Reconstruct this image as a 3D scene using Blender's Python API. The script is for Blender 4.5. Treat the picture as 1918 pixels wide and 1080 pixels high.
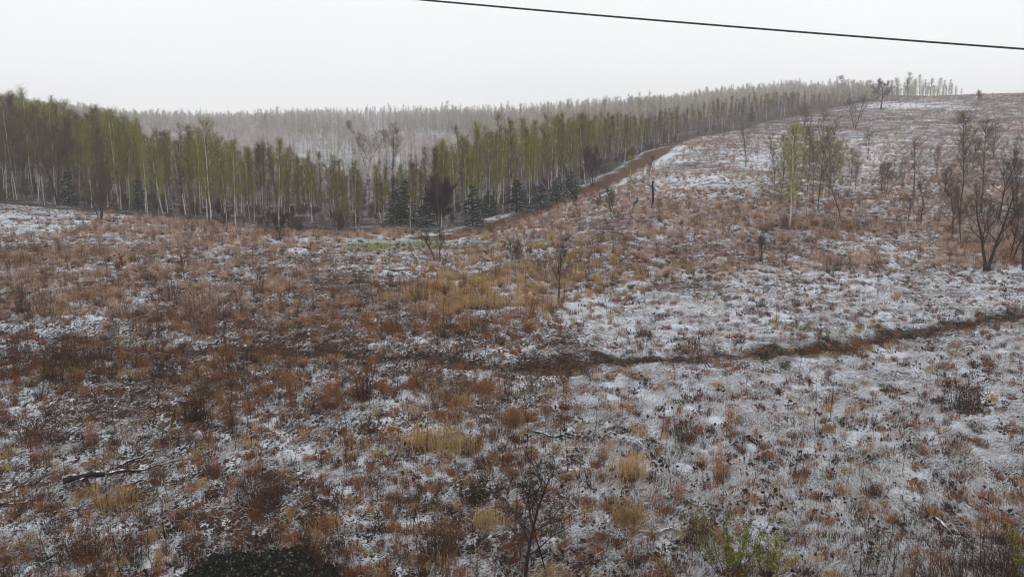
import bpy, math, random
import numpy as np
from mathutils import Vector

# ------------------------------------------------------------------ camera, world, sun, exposure
for o in list(bpy.data.objects):
    bpy.data.objects.remove(o, do_unlink=True)
scene = bpy.context.scene
COL = scene.collection
scene.render.engine = 'CYCLES'
scene.cycles.max_bounces = 6
scene.cycles.diffuse_bounces = 3
scene.cycles.volume_bounces = 3
scene.cycles.transparent_max_bounces = 4
scene.cycles.use_denoising = True
scene.cycles.use_adaptive_sampling = False
scene.cycles.pixel_filter_type = 'BLACKMAN_HARRIS'
scene.cycles.filter_width = 1.15
FPX, CU, CV = 1596.0, 959.0, 540.0            # focal length in pixels of the 1918 wide photograph
PITCH, CAMZ = math.radians(9.95), 9.0
cam_d = bpy.data.cameras.new('camera')
cam_d.sensor_width = 36.0
cam_d.lens = 36.0 * FPX / 1918.0
cam_d.clip_start, cam_d.clip_end = 0.1, 3000
cam = bpy.data.objects.new('camera', cam_d)
COL.objects.link(cam)
cam.location = (0, 0, CAMZ)
cam.rotation_euler = (math.radians(90) - PITCH, 0, 0)
scene.camera = cam

SUN_EL, SUN_AZ = math.radians(48), math.radians(205)
world = bpy.data.worlds.new('World')
scene.world = world
world.use_nodes = True
nt = world.node_tree
nt.nodes.clear()
w_out = nt.nodes.new('ShaderNodeOutputWorld')
w_bg = nt.nodes.new('ShaderNodeBackground')
w_sky = nt.nodes.new('ShaderNodeTexSky')
w_sky.sky_type = 'NISHITA'
w_sky.sun_disc = False
w_sky.sun_elevation = SUN_EL
w_sky.sun_rotation = SUN_AZ
w_sky.dust_density = 3.0
w_hs = nt.nodes.new('ShaderNodeHueSaturation')
w_hs.inputs['Saturation'].default_value = 0.35
w_mix = nt.nodes.new('ShaderNodeMixRGB')
w_mix.inputs['Fac'].default_value = 0.88
w_mix.inputs['Color2'].default_value = (10.9, 10.95, 11.0, 1)     # the even overcast deck
w_no = nt.nodes.new('ShaderNodeTexNoise'); w_no.inputs['Scale'].default_value = 2.2; w_no.inputs['Detail'].default_value = 3
w_tc = nt.nodes.new('ShaderNodeTexCoord')
w_cl = nt.nodes.new('ShaderNodeMixRGB')
w_cl.inputs['Color1'].default_value = (10.4, 10.55, 10.8, 1); w_cl.inputs['Color2'].default_value = (11.5, 11.5, 11.5, 1)
nt.links.new(w_tc.outputs['Generated'], w_no.inputs['Vector']); nt.links.new(w_no.outputs['Fac'], w_cl.inputs['Fac'])
nt.links.new(w_cl.outputs['Color'], w_mix.inputs['Color2'])
nt.links.new(w_sky.outputs['Color'], w_hs.inputs['Color'])
nt.links.new(w_hs.outputs['Color'], w_mix.inputs['Color1'])
nt.links.new(w_mix.outputs['Color'], w_bg.inputs['Color'])
w_bg.inputs['Strength'].default_value = 0.1
nt.links.new(w_bg.outputs['Background'], w_out.inputs['Surface'])

sun_d = bpy.data.lights.new('sun', 'SUN')
sun_d.energy = 0.5
sun_d.angle = math.radians(25)
sun_d.color = (1.0, 0.97, 0.93)
sun = bpy.data.objects.new('sun', sun_d)
COL.objects.link(sun)
sdir = Vector((math.sin(SUN_AZ) * math.cos(SUN_EL), math.cos(SUN_AZ) * math.cos(SUN_EL), math.sin(SUN_EL)))
sun.rotation_euler = sdir.to_track_quat('Z', 'Y').to_euler()

scene.view_settings.view_transform = 'Standard'
scene.view_settings.look = 'None'
scene.view_settings.gamma = 1.0
scene.view_settings.exposure = 0.0
scene.view_settings.use_curve_mapping = False
HAZE = 0.0006

rng = np.random.default_rng(7)
R = random.Random(11)

# ------------------------------------------------------------------ helpers
CP, SP = math.cos(PITCH), math.sin(PITCH)


def ray(u, v):
    a = (u - CU) / FPX
    b = -(v - CV) / FPX
    dy = CP + b * SP
    return a / dy, (-SP + b * CP) / dy          # x and z gained per metre of y


def project(x, y, z):
    dz = z - CAMZ
    w = y * CP - dz * SP
    up = y * SP + dz * CP
    w = np.maximum(w, 0.1)
    return CU + FPX * x / w, CV - FPX * up / w


def _hash(ix, iy, s):
    n = (ix.astype(np.int64) * 374761393 + iy.astype(np.int64) * 668265263 + s * 974634777) & 0x7fffffff
    n = ((n ^ (n >> 13)) * 1274126177) & 0x7fffffff
    n = n ^ (n >> 16)
    return (n & 0xffff) / 65535.0


def vnoise(x, y, s=0):
    xi, yi = np.floor(x), np.floor(y)
    fx, fy = x - xi, y - yi
    fx, fy = fx * fx * (3 - 2 * fx), fy * fy * (3 - 2 * fy)
    a, b = _hash(xi, yi, s), _hash(xi + 1, yi, s)
    c, d = _hash(xi, yi + 1, s), _hash(xi + 1, yi + 1, s)
    return (a * (1 - fx) + b * fx) * (1 - fy) + (c * (1 - fx) + d * fx) * fy


def fbm(x, y, s=0, o=4):
    t, amp, tot = 0.0, 1.0, 0.0
    for i in range(o):
        t = t + amp * vnoise(x * 2 ** i + 17.3 * i, y * 2 ** i - 9.1 * i, s + i)
        tot += amp
        amp *= 0.55
    return t / tot


def sstep(a, b, x):
    t = np.clip((x - a) / (b - a), 0, 1)
    return t * t * (3 - 2 * t)


def tag(o, label=None, cat=None, group=None, kind=None):
    if label: o['label'] = label
    if cat: o['category'] = cat
    if group: o['group'] = group
    if kind: o['kind'] = kind
    return o


def empty(name, loc, label, cat, group=None, rz=0.0, scale=1.0):
    o = bpy.data.objects.new(name, None)
    o.empty_display_size = 0.2
    COL.objects.link(o)
    o.location = loc
    o.rotation_euler = (0, 0, rz)
    o.scale = (scale,) * 3 if isinstance(scale, (int, float)) else scale
    return tag(o, label, cat, group)


def child(name, me, parent, label=None):
    o = bpy.data.objects.new(name, me)
    COL.objects.link(o)
    o.parent = parent
    if label: o['label'] = label
    return o


class MB:
    """collects triangles"""
    def __init__(self):
        self.V, self.F, self.M, self.n = [], [], [], 0

    def add(self, v, f, m=0):
        v = np.asarray(v, float).reshape(-1, 3)
        f = np.asarray(f, np.int64).reshape(-1, 3)
        self.V.append(v); self.F.append(f + self.n); self.M.append(np.full(len(f), m))
        self.n += len(v)

    def tube(self, pts, rad, n=6, m=0, cap=True):
        pts = np.asarray(pts, float); rad = np.asarray(rad, float)
        k = len(pts)
        d = np.gradient(pts, axis=0)
        d /= np.linalg.norm(d, axis=1)[:, None] + 1e-9
        ref = np.where(np.abs(d[:, 2:3]) > 0.95, np.array([[1.0, 0, 0]]), np.array([[0, 0, 1.0]]))
        if abs(d[:, 2]).mean() > 0.6:
            ref = np.tile([[1.0, 0.02, 0]], (k, 1))
        a = np.cross(d, ref); a /= np.linalg.norm(a, axis=1)[:, None] + 1e-9
        b = np.cross(d, a)
        th = np.arange(n) * 2 * math.pi / n
        ring = pts[:, None] + rad[:, None, None] * (np.cos(th)[None, :, None] * a[:, None] + np.sin(th)[None, :, None] * b[:, None])
        v = ring.reshape(-1, 3)
        i = np.arange(k - 1)[:, None] * n
        j = np.arange(n)[None, :]
        j2 = (j + 1) % n
        q = np.stack([i + j, i + j2, i + n + j2, i + n + j], -1).reshape(-1, 4)
        f = np.concatenate([q[:, [0, 1, 2]], q[:, [0, 2, 3]]])
        if cap:
            v = np.concatenate([v, pts[-1:] + d[-1:] * rad[-1]])
            t = (k - 1) * n
            f = np.concatenate([f, np.stack([t + j[0], t + j2[0], np.full(n, k * n)], -1)])
        self.add(v, f, m)

    def cones(self, p0, p1, r, m=0):
        """thin three sided tapering twigs"""
        p0 = np.asarray(p0, float).reshape(-1, 3); p1 = np.asarray(p1, float).reshape(-1, 3)
        n = len(p0)
        if n == 0: return
        r = np.broadcast_to(np.asarray(r, float), (n,))
        d = p1 - p0
        d = d / (np.linalg.norm(d, axis=1)[:, None] + 1e-9)
        ref = np.where(np.abs(d[:, 2:3]) > 0.9, np.array([[1.0, 0, 0]]), np.array([[0, 0, 1.0]]))
        a = np.cross(d, ref); a /= np.linalg.norm(a, axis=1)[:, None] + 1e-9
        b = np.cross(d, a)
        vs = [p0 + r[:, None] * (math.cos(t) * a + math.sin(t) * b) for t in (0.3, 2.394, 4.489)]
        v = np.stack(vs + [p1], 1).reshape(-1, 3)
        i = np.arange(n)[:, None] * 4
        f = (i[:, :, None] + np.array([[0, 1, 3], [1, 2, 3], [2, 0, 3]])[None]).reshape(-1, 3)
        self.add(v, f, m)

    def flakes(self, c, size, m=0, flat=0.0, rg=rng):
        """small leaf or bud faces, two triangles folded along the rib"""
        c = np.asarray(c, float).reshape(-1, 3)
        n = len(c)
        if n == 0: return
        size = np.broadcast_to(np.asarray(size, float), (n,))[:, None]
        a = rg.normal(size=(n, 3)); a[:, 2] *= (1 - flat)
        a /= np.linalg.norm(a, axis=1)[:, None] + 1e-9
        b = rg.normal(size=(n, 3)); b[:, 2] *= (1 - flat)
        b -= (a * b).sum(1)[:, None] * a
        b /= np.linalg.norm(b, axis=1)[:, None] + 1e-9
        nn = np.cross(a, b)
        v = np.stack([c - a * size * .5, c + b * size * .32 + nn * size * .1, c + a * size * .5, c - b * size * .32 + nn * size * .1], 1).reshape(-1, 3)
        i = np.arange(n)[:, None] * 4
        f = (i[:, :, None] + np.array([[0, 1, 2], [0, 2, 3]])[None]).reshape(-1, 3)
        self.add(v, f, m)

    def blades(self, p0, p1, p2, w, m=0, rg=rng):
        """flat grass blades bent at the middle"""
        p0, p1, p2 = [np.asarray(p, float).reshape(-1, 3) for p in (p0, p1, p2)]
        n = len(p0)
        w = np.broadcast_to(np.asarray(w, float), (n,))[:, None]
        d = p2 - p0
        s = np.cross(d, rg.normal(size=(n, 3)))
        s /= np.linalg.norm(s, axis=1)[:, None] + 1e-9
        v = np.stack([p0 - s * w * .5, p0 + s * w * .5, p1 - s * w * .45, p1 + s * w * .45, p2], 1).reshape(-1, 3)
        i = np.arange(n)[:, None] * 5
        f = (i[:, :, None] + np.array([[0, 1, 3], [0, 3, 2], [2, 3, 4]])[None]).reshape(-1, 3)
        self.add(v, f, m)

    def mesh(self, name, mats, smooth=False):
        V = np.concatenate(self.V); F = np.concatenate(self.F).astype(np.int32); M = np.concatenate(self.M).astype(np.int32)
        me = bpy.data.meshes.new(name)
        me.vertices.add(len(V)); me.vertices.foreach_set('co', V.astype(np.float32).ravel())
        me.loops.add(len(F) * 3); me.loops.foreach_set('vertex_index', F.ravel())
        me.polygons.add(len(F)); me.polygons.foreach_set('loop_start', np.arange(len(F), dtype=np.int32) * 3)
        for m in (mats if isinstance(mats, (list, tuple)) else [mats]):
            me.materials.append(m)
        me.polygons.foreach_set('material_index', M)
        me.polygons.foreach_set('use_smooth', np.full(len(F), smooth))
        me.update(calc_edges=True)
        return me


# ------------------------------------------------------------------ materials
def srgb(r, g, b):
    f = lambda c: (c / 255 / 12.92) if c / 255 <= 0.04045 else ((c / 255 + 0.055) / 1.055) ** 2.4
    return (f(r), f(g), f(b), 1)


def plain(name, c0, c1, scale=4.0, rough=0.95, stretch=(1, 1, 1), snow=0.0, per_object=0.35):
    """two-tone noise, a value shift per object and, if asked, snow lying on what faces up"""
    m = bpy.data.materials.new(name)
    m.use_nodes = True
    n, l = m.node_tree.nodes, m.node_tree.links
    b = n['Principled BSDF']
    b.inputs['Roughness'].default_value = rough
    b.inputs['Specular IOR Level'].default_value = 0.15
    tc = n.new('ShaderNodeTexCoord')
    mp = n.new('ShaderNodeMapping'); mp.inputs['Scale'].default_value = stretch
    no = n.new('ShaderNodeTexNoise'); no.inputs['Scale'].default_value = scale; no.inputs['Detail'].default_value = 3
    l.new(tc.outputs['Object'], mp.inputs['Vector']); l.new(mp.outputs['Vector'], no.inputs['Vector'])
    oi = n.new('ShaderNodeObjectInfo')
    ad = n.new('ShaderNodeMath'); ad.operation = 'MULTIPLY_ADD'; ad.inputs[1].default_value = 2.2; ad.inputs[2].default_value = -0.6
    l.new(no.outputs['Fac'], ad.inputs[0])
    ad2 = n.new('ShaderNodeMath'); ad2.operation = 'MULTIPLY_ADD'; ad2.inputs[1].default_value = per_object * 2; ad2.use_clamp = True
    sh = n.new('ShaderNodeMath'); sh.operation = 'SUBTRACT'; sh.inputs[1].default_value = per_object
    l.new(ad.outputs[0], sh.inputs[0])
    l.new(oi.outputs['Random'], ad2.inputs[0]); l.new(sh.outputs[0], ad2.inputs[2])
    mx = n.new('ShaderNodeMixRGB'); mx.inputs['Color1'].default_value = c0; mx.inputs['Color2'].default_value = c1
    l.new(ad2.outputs[0], mx.inputs['Fac'])
    last = mx.outputs['Color']
    if snow > 0:
        ge = n.new('ShaderNodeNewGeometry'); sx = n.new('ShaderNodeSeparateXYZ')
        l.new(ge.outputs['Normal'], sx.inputs[0])
        n2 = n.new('ShaderNodeTexNoise'); n2.inputs['Scale'].default_value = 7; n2.inputs['Detail'].default_value = 2
        l.new(tc.outputs['Object'], n2.inputs['Vector'])
        mu = n.new('ShaderNodeMath'); mu.operation = 'MULTIPLY_ADD'; mu.inputs[1].default_value = 0.9
        l.new(sx.outputs['Z'], mu.inputs[0]); l.new(n2.outputs['Fac'], mu.inputs[2])
        mr = n.new('ShaderNodeMapRange'); mr.inputs['From Min'].default_value = 1.25 - snow; mr.inputs['From Max'].default_value = 1.45 - snow
        l.new(mu.outputs[0], mr.inputs['Value'])
        ms = n.new('ShaderNodeMixRGB'); ms.inputs['Color2'].default_value = (.74, .75, .78, 1)
        l.new(mr.outputs['Result'], ms.inputs['Fac']); l.new(last, ms.inputs['Color1'])
        last = ms.outputs['Color']
    l.new(last, b.inputs['Base Color'])
    return m


def C(r, g, b): return (r, g, b, 1)


M_birch_bark = plain('birch_bark', C(.30, .275, .24), C(.66, .62, .56), 3, stretch=(1, 1, .8))
M_dark_bark = plain('dark_bark', C(.014, .011, .010), C(.045, .036, .032), 5, stretch=(1, 1, .3))
M_grey_bark = plain('grey_bark', C(.055, .042, .032), C(.15, .12, .095), 5, stretch=(1, 1, .3))
M_twig_green = plain('olive_twigs', C(.080, .066, .018), C(.155, .13, .036), .6)
M_twig_brown = plain('brown_twigs', C(.060, .036, .021), C(.135, .085, .050), .6)
M_twig_dark = plain('dark_twigs', C(.024, .016, .013), C(.065, .045, .036), .8)
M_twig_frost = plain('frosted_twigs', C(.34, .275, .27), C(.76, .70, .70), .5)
M_bud_green = plain('green_buds', C(.21, .21, .028), C(.42, .41, .065), .5)
M_bud_olive = plain('olive_buds', C(.15, .125, .034), C(.27, .225, .07), .5)
M_bud_brown = plain('brown_buds', C(.062, .036, .022), C(.125, .075, .045), .5)
M_far_green = plain('haze_paled_green_twigs', C(.30, .285, .215), C(.56, .54, .45), .5)  # far trees: distance haze painted into the twig colour as a paler tone
M_far_brown = plain('haze_paled_brown_twigs', C(.24, .19, .17), C(.50, .43, .38), .5)  # brown twigs, likewise lightened in colour to stand in for haze
M_needles = plain('spruce_needles', C(.013, .032, .016), C(.040, .076, .040), 2)
M_snow = plain('lying_snow', C(.68, .69, .72), C(.78, .79, .82), 4, per_object=.1)
M_russet = plain('russet_stalks', C(.115, .046, .022), C(.36, .17, .085), 1.5)
M_pinktan = plain('pinkish_tan_stalks', C(.27, .155, .105), C(.68, .52, .41), 1.2)
M_tan = plain('golden_grass', C(.25, .15, .062), C(.54, .38, .19), 1.5)
M_umber = plain('umber_stalks', C(.030, .015, .009), C(.11, .058, .032), 1.5)
M_black_stalk = plain('blackish_stalks', C(.014, .009, .008), C(.042, .028, .022), 2)
M_matted = plain('snowy_matted_grass', C(.38, .35, .33), C(.68, .705, .75), 2.5, per_object=.15)
M_matted_tan = plain('shaded_bare_matted_grass', C(.035, .022, .015), C(.17, .115, .075), 2.5, per_object=.3)  # snowless blades, colour darkened to put shadow among the white ones
M_leaf_dark = plain('withered_leaves', C(.022, .012, .012), C(.085, .045, .036), 6)
M_leaf_red = plain('rusty_oak_leaves', C(.10, .020, .010), C(.22, .060, .025), 6)
M_leaf_green = plain('fresh_green_leaves', C(.11, .115, .02), C(.27, .27, .06), 4)
M_moss = plain('green_moss', C(.020, .022, .008), C(.06, .065, .022), 5)
M_branch_snow = plain('snowy_branch_bark', C(.020, .015, .013), C(.055, .045, .040), 5, snow=.04)
M_cable = plain('cable_sheath', C(.035, .033, .036), C(.06, .056, .060), 30, per_object=.05)
M_gravel = plain('dark_gravel', C(.006, .006, .004), C(.022, .021, .013), 9, per_object=.1)
M_pebble = plain('pale_pebbles', C(.06, .055, .04), C(.30, .26, .17), 7, per_object=.5)
M_char = plain('charred_soil', C(.008, .007, .007), C(.025, .021, .019), 9)

# ------------------------------------------------------------------ the terrain
CTRL = []


def col(u, rows):
    for Y, kind, val in rows:
        if kind == 'z':
            sx = (u - CU) / FPX
            CTRL.append((sx * Y / 0.985, Y, val))
        else:
            sx, sz = ray(u, val)
            CTRL.append((sx * Y, Y, CAMZ + sz * Y))


for u in (-2600, -1300):
    col(u, [(-12, 'z', 0), (15, 'z', 0), (60, 'z', .8), (115, 'z', 3), (200, 'z', 9), (350, 'z', 20), (600, 'z', 28), (900, 'z', 24)])
col(-400, [(-12, 'z', 0), (15, 'z', 0), (60, 'z', .4), (115, 'z', 2), (200, 'z', 7), (330, 'v', 232), (450, 'v', 200), (600, 'v', 215), (900, 'v', 240)])
col(0, [(-12, 'z', 0), (15, 'z', 0), (40, 'z', 0), (75, 'z', .2), (115, 'v', 378), (200, 'v', 310), (330, 'v', 235), (450, 'v', 198), (600, 'v', 215), (900, 'v', 240)])
col(300, [(15, 'z', 0), (40, 'z', 0), (75, 'z', -.1), (106, 'v', 408), (200, 'v', 345), (330, 'v', 283), (550, 'v', 243), (720, 'v', 232), (900, 'v', 240)])
col(650, [(15, 'z', 0), (40, 'z', 0), (80, 'v', 443), (120, 'v', 402), (200, 'v', 350), (300, 'v', 300), (450, 'v', 258), (680, 'v', 226), (900, 'v', 238)])
col(870, [(-12, 'z', 0), (15, 'z', 0), (40, 'z', 0), (63, 'z', -.2), (85, 'v', 440), (130, 'v', 392), (200, 'v', 340), (300, 'v', 295), (450, 'v', 255), (660, 'v', 224), (900, 'v', 235)])
col(1100, [(15, 'z', 0), (40, 'z', 0), (62, 'z', .2), (88, 'v', 412), (117, 'v', 357), (180, 'v', 312), (300, 'v', 266), (450, 'v', 234), (620, 'v', 213), (900, 'v', 228)])
col(1270, [(15, 'z', 0), (40, 'z', 0), (57, 'z', 0), (76, 'v', 420), (118, 'v', 336), (165, 'v', 273), (260, 'v', 233), (420, 'v', 210), (600, 'v', 198), (900, 'v', 215)])
col(1450, [(15, 'z', 0), (40, 'z', 0), (56, 'z', 0), (76, 'v', 423), (118, 'v', 330), (170, 'v', 277), (230, 'v', 236), (310, 'v', 208), (450, 'v', 186), (620, 'v', 176), (900, 'v', 200)])
col(1650, [(-12, 'z', 0), (15, 'z', 0), (40, 'z', 0), (54, 'z', 0), (72, 'v', 436), (98, 'v', 370), (140, 'v', 308), (210, 'v', 245), (265, 'v', 212), (310, 'v', 192), (350, 'v', 184), (420, 'v', 185), (900, 'v', 225)])
col(1918, [(15, 'z', 0), (40, 'z', 0), (52, 'z', 0), (72, 'v', 446), (98, 'v', 375), (140, 'v', 306), (210, 'v', 238), (260, 'v', 200), (295, 'v', 180), (330, 'v', 175), (420, 'v', 182), (900, 'v', 230)])
col(2400, [(-12, 'z', 0), (15, 'z', 0), (40, 'z', 0), (52, 'z', 0), (72, 'v', 446), (98, 'v', 375), (140, 'v', 306), (210, 'v', 238), (260, 'v', 203), (295, 'v', 186), (330, 'v', 182), (420, 'v', 190), (900, 'v', 235)])
for u in (3200, 4600):
    col(u, [(-12, 'z', 0), (15, 'z', 0), (60, 'z', .8), (98, 'z', 4), (140, 'z', 7), (210, 'z', 12), (300, 'z', 20), (420, 'z', 22), (900, 'z', 20)])
CTRL = np.array(CTRL)


def dom(x, y):
    return np.stack([x / (np.maximum(y, -12) + 24) * 2.2, np.log(np.maximum(y, -12) + 24) * 1.6], -1)


def _tps(r2): return 0.5 * r2 * np.log(r2 + 1e-9)


_D = dom(CTRL[:, 0], CTRL[:, 1])
_n = len(_D)
_K = _tps(((_D[:, None] - _D[None]) ** 2).sum(-1)) + np.eye(_n) * 0.002
_P = np.concatenate([np.ones((_n, 1)), _D], 1)
_A = np.block([[_K, _P], [_P.T, np.zeros((3, 3))]])
# the surface is interpolated as slope (height over distance) so near and far weigh alike
_w = np.linalg.solve(_A, np.concatenate([CTRL[:, 2] / (CTRL[:, 1] + 24), np.zeros(3)]))
GA = np.linspace(-3.6, 3.6, 181)
GB = np.linspace(math.log(12) * 1.6, math.log(930) * 1.6, 201)
_gx, _gy = np.meshgrid(GA, GB)
_q = np.stack([_gx.ravel(), _gy.ravel()], -1)
_G = np.zeros(len(_q))
for i in range(_n):
    _G += _w[i] * _tps(((_q - _D[i]) ** 2).sum(-1))
_G += _w[_n] + _q @ _w[_n + 1:]
_G = _G.reshape(len(GB), len(GA))


def base_h(x, y):
    x = np.asarray(x, float); y = np.asarray(y, float)
    q = dom(x, y)
    fa = np.clip((q[..., 0] - GA[0]) / (GA[1] - GA[0]), 0, len(GA) - 1.001)
    fb = np.clip((q[..., 1] - GB[0]) / (GB[1] - GB[0]), 0, len(GB) - 1.001)
    ia, ib = fa.astype(int), fb.astype(int)
    ta, tb = fa - ia, fb - ib
    g = (_G[ib, ia] * (1 - ta) + _G[ib, ia + 1] * ta) * (1 - tb) + (_G[ib + 1, ia] * (1 - ta) + _G[ib + 1, ia + 1] * ta) * tb
    return g * (np.maximum(y, -12) + 24)


def at(u, v, h=base_h):
    """the terrain point behind a pixel of the photograph"""
    sx, sz = ray(u, v)
    Y = np.geomspace(9, 900, 1400)
    z = CAMZ + sz * Y
    hit = np.nonzero(z < h(sx * Y, Y))[0]
    if len(hit) == 0:
        d = (z - h(sx * Y, Y)) / Y
        k = int(np.argmin(d[:1300]))
        return np.array([sx * Y[k], Y[k], float(h(sx * Y[k], Y[k]))])
    k = max(hit[0], 1)
    a, b = Y[k - 1], Y[k]
    for _ in range(20):
        c = (a + b) / 2
        if CAMZ + sz * c < h(sx * c, c): b = c
        else: a = c
    return np.array([sx * b, b, float(h(sx * b, b))])


def poly(pix):
    return np.array([at(u, v)[:2] for u, v in pix])


def dist_poly(x, y, P):
    best = np.full(np.shape(x), 1e9)
    for a, b in zip(P[:-1], P[1:]):
        d = b - a
        t = np.clip(((x - a[0]) * d[0] + (y - a[1]) * d[1]) / (d @ d + 1e-9), 0, 1)
        best = np.minimum(best, np.hypot(x - a[0] - t * d[0], y - a[1] - t * d[1]))
    return best


DITCH = poly([(-250, 628), (0, 628), (120, 630), (250, 648), (420, 655), (640, 662), (800, 668), (950, 682), (1050, 686), (1180, 668), (1300, 668), (1400, 660), (1500, 655), (1600, 645), (1680, 625), (1800, 607), (1918, 586), (2250, 560)])
TRACK = poly([(800, 447), (880, 436), (950, 412), (1040, 382), (1110, 352), (1180, 318), (1225, 292), (1265, 273)])
HILLTRACK = poly([(1395, 246), (1480, 222), (1560, 203), (1640, 190)])
_e = np.array([at(u, v) for u, v in [(-500, 372), (-200, 374), (0, 379), (150, 394), (300, 410), (480, 430), (640, 443), (720, 436), (790, 440), (880, 428), (950, 402), (1050, 372), (1120, 344), (1195, 305), (1240, 280), (1290, 262), (1400, 240), (1480, 220), (1560, 203), (1640, 188)]])
EDGE_S, EDGE_Y = _e[:, 0] / _e[:, 1], _e[:, 1]


def beyond_edge(x, y):
    """metres past the edge of the wood, negative on the open field"""
    s = x / np.maximum(y, 1)
    ey = np.interp(s, EDGE_S, EDGE_Y)
    ey = np.where(s > EDGE_S[-1], 420 + (s - EDGE_S[-1]) * 900, ey)
    return y - ey


def blob(u, v, lst):
    t = np.zeros(np.shape(u))
    for cu, cv, ru, rv, w in lst:
        t = np.maximum(t, w * np.exp(-((u - cu) / ru) ** 2 - ((v - cv) / rv) ** 2))
    return t


def zones(x, y):
    """what grows where: measured off the photograph, evaluated on the ground"""
    z = base_h(x, y)
    u, v = project(x, y, z)
    n1 = fbm(x * .11, y * .11, 3)
    n2 = fbm(x * .35, y * .35, 13)
    e = beyond_edge(x, y)
    # snow that still shows between the stalks
    right = sstep(1100, 1300, u + np.clip((v - 560) * 1.6, -200, 170)) * sstep(505, 560, v + (u - 1500) * .05)
    snow = .59 + .14 * right
    snow += .25 * blob(u, v, [(770, 505, 90, 16, 1), (960, 555, 80, 24, 1.5), (1085, 580, 65, 24, 1.7), (860, 520, 60, 16, 1), (60, 445, 90, 22, .3), (230, 450, 110, 18, .25), (160, 600, 60, 20, .7), (620, 800, 170, 90, .5), (120, 800, 200, 70, .3), (1600, 330, 130, 60, .7),
                             (1480, 500, 120, 30, .6), (1640, 470, 110, 30, .8), (1330, 345, 120, 30, .8), (1500, 260, 60, 20, .6), (1700, 198, 90, 6, 1.5), (1250, 300, 60, 25, .7), (200, 960, 200, 90, .3), (1700, 380, 120, 50, .5), (1440, 300, 60, 30, .9), (1150, 610, 120, 40, .6)])
    snow -= -.03 * sstep(1230, 1000, u + np.clip((v - 560) * 1.6, -200, 170)) * sstep(380, 440, v) * sstep(700, 600, v) + .08 * sstep(950, 1050, u) * sstep(520, 490, v) + .08 * sstep(950, 1050, u) * sstep(260, 230, v)
    snow -= .30 * blob(u, v, [(500, 640, 420, 55, .8), (150, 660, 220, 40, 1.1), (1540, 424, 90, 9, 2), (350, 740, 330, 60, .45), (900, 680, 260, 16, .5), (1850, 455, 70, 15, 1), (1850, 1040, 160, 60, 1), (700, 560, 300, 60, .4), (150, 470, 160, 16, .8), (860, 760, 220, 50, .35)])
    snow += (n1 - .5) * .5 + (n2 - .5) * .7 + (fbm(x * 1.3, y * 1.3, 91, 3) - .5) * .5
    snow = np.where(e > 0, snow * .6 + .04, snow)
    frost = sstep(170, 260, y) * (e > 0) * sstep(1000, 800, u)
    snow = np.maximum(snow, frost * (.62 + .5 * (n1 - .3)))
    # dark bare soil of the ditch and tracks
    dd = dist_poly(x, y, DITCH) + (n2 - .5) * 1.0
    mud = sstep(1.15, .4, dd * (1 - .22 * sstep(1560, 1680, u)) + (n1 - .5) * 1.2 + (fbm(x * 1.1, y * 1.1, 88, 3) - .5) * 1.3) * (.75 + .35 * n1)
    dt = dist_poly(x, y, TRACK) + (n2 - .5) * .8
    track = sstep(2.6, 1.7, dt)
    snow += .3 * np.exp(-((dt - 3.6) / 1.0) ** 2)
    dh = dist_poly(x, y, HILLTRACK)
    track = np.maximum(track, sstep(2.6, 1.6, dh) * .45)
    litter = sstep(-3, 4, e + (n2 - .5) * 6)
    green = blob(u, v, [(700, 462, 70, 10, 1.6), (800, 458, 70, 10, 1.6), (210, 640, 60, 18, .8), (1540, 655, 70, 10, 1), (900, 455, 50, 8, .5), (60, 570, 60, 30, .4), (1600, 900, 160, 60, .25), (1560, 635, 60, 10, .7), (950, 445, 50, 8, .6)]) * sstep(.3, .6, n2 + .1)
    # how thickly the dead stalks stand
    tall = .15 + .85 * sstep(1230, 1030, u + np.clip((v - 560) * 1.6, -200, 170)) * sstep(385, 450, v + .12 * u - 20) * sstep(860, 700, v) * (1 - .3 * sstep(590, 640, v))
    tall = np.maximum(tall, (.95 + .35 * sstep(260, 220, v)) * sstep(560, 500, v + (u - 1400) * .06) * sstep(880, 1000, u) * (e < 0))
    tall = np.maximum(tall, .25 * (v > 700) * (u < 1250))
    tall = tall * (1 - .8 * right)
    tall -= .8 * blob(u, v, [(770, 505, 80, 14, 1), (960, 555, 60, 18, 1), (1085, 582, 50, 20, 1.2), (1330, 345, 110, 20, .7), (1700, 198, 90, 6, 1), (160, 600, 60, 16, .8), (700, 462, 130, 14, 1.4), (800, 459, 90, 12, 1.4), (60, 440, 80, 14, .8), (1250, 300, 40, 20, .6), (1500, 262, 50, 14, .5), (1440, 300, 50, 20, .7), (1640, 470, 110, 26, .6)])
    tall = np.maximum(tall, .75 * sstep(2.2, .8, dd) * sstep(900, 1100, u))
    tall += .5 * blob(u, v, [(1540, 424, 90, 8, 1.6), (1540, 495, 140, 20, .7), (400, 720, 330, 40, .2), (700, 700, 200, 40, .2), (1850, 455, 70, 14, 1), (1370, 790, 60, 40, .2), (860, 720, 200, 40, .4)])
    tall *= .10 + 1.6 * sstep(.32, .66, n1 * .4 + n2 * .35 + fbm(x * .5, y * .5, 63, 4) * .25)
    tall = np.clip(tall, 0, 1.4) * (1 - track) * (1 - np.where(u > 1000, .1, .85) * np.clip(mud, 0, 1)) * (1 - .6 * np.exp(-((dd - 1.6) / 1.4) ** 2) * (u < 1000)) * (e < 1)
    gold = blob(u, v, [(900, 545, 150, 45, 1), (1150, 545, 130, 35, 1), (730, 480, 140, 18, .7), (770, 820, 110, 40, .5), (980, 520, 300, 50, .45)]) * sstep(.28, .5, n2)
    pink = sstep(640, 560, v) * sstep(-100, 250, u + (v - 380) * .8)
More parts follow.
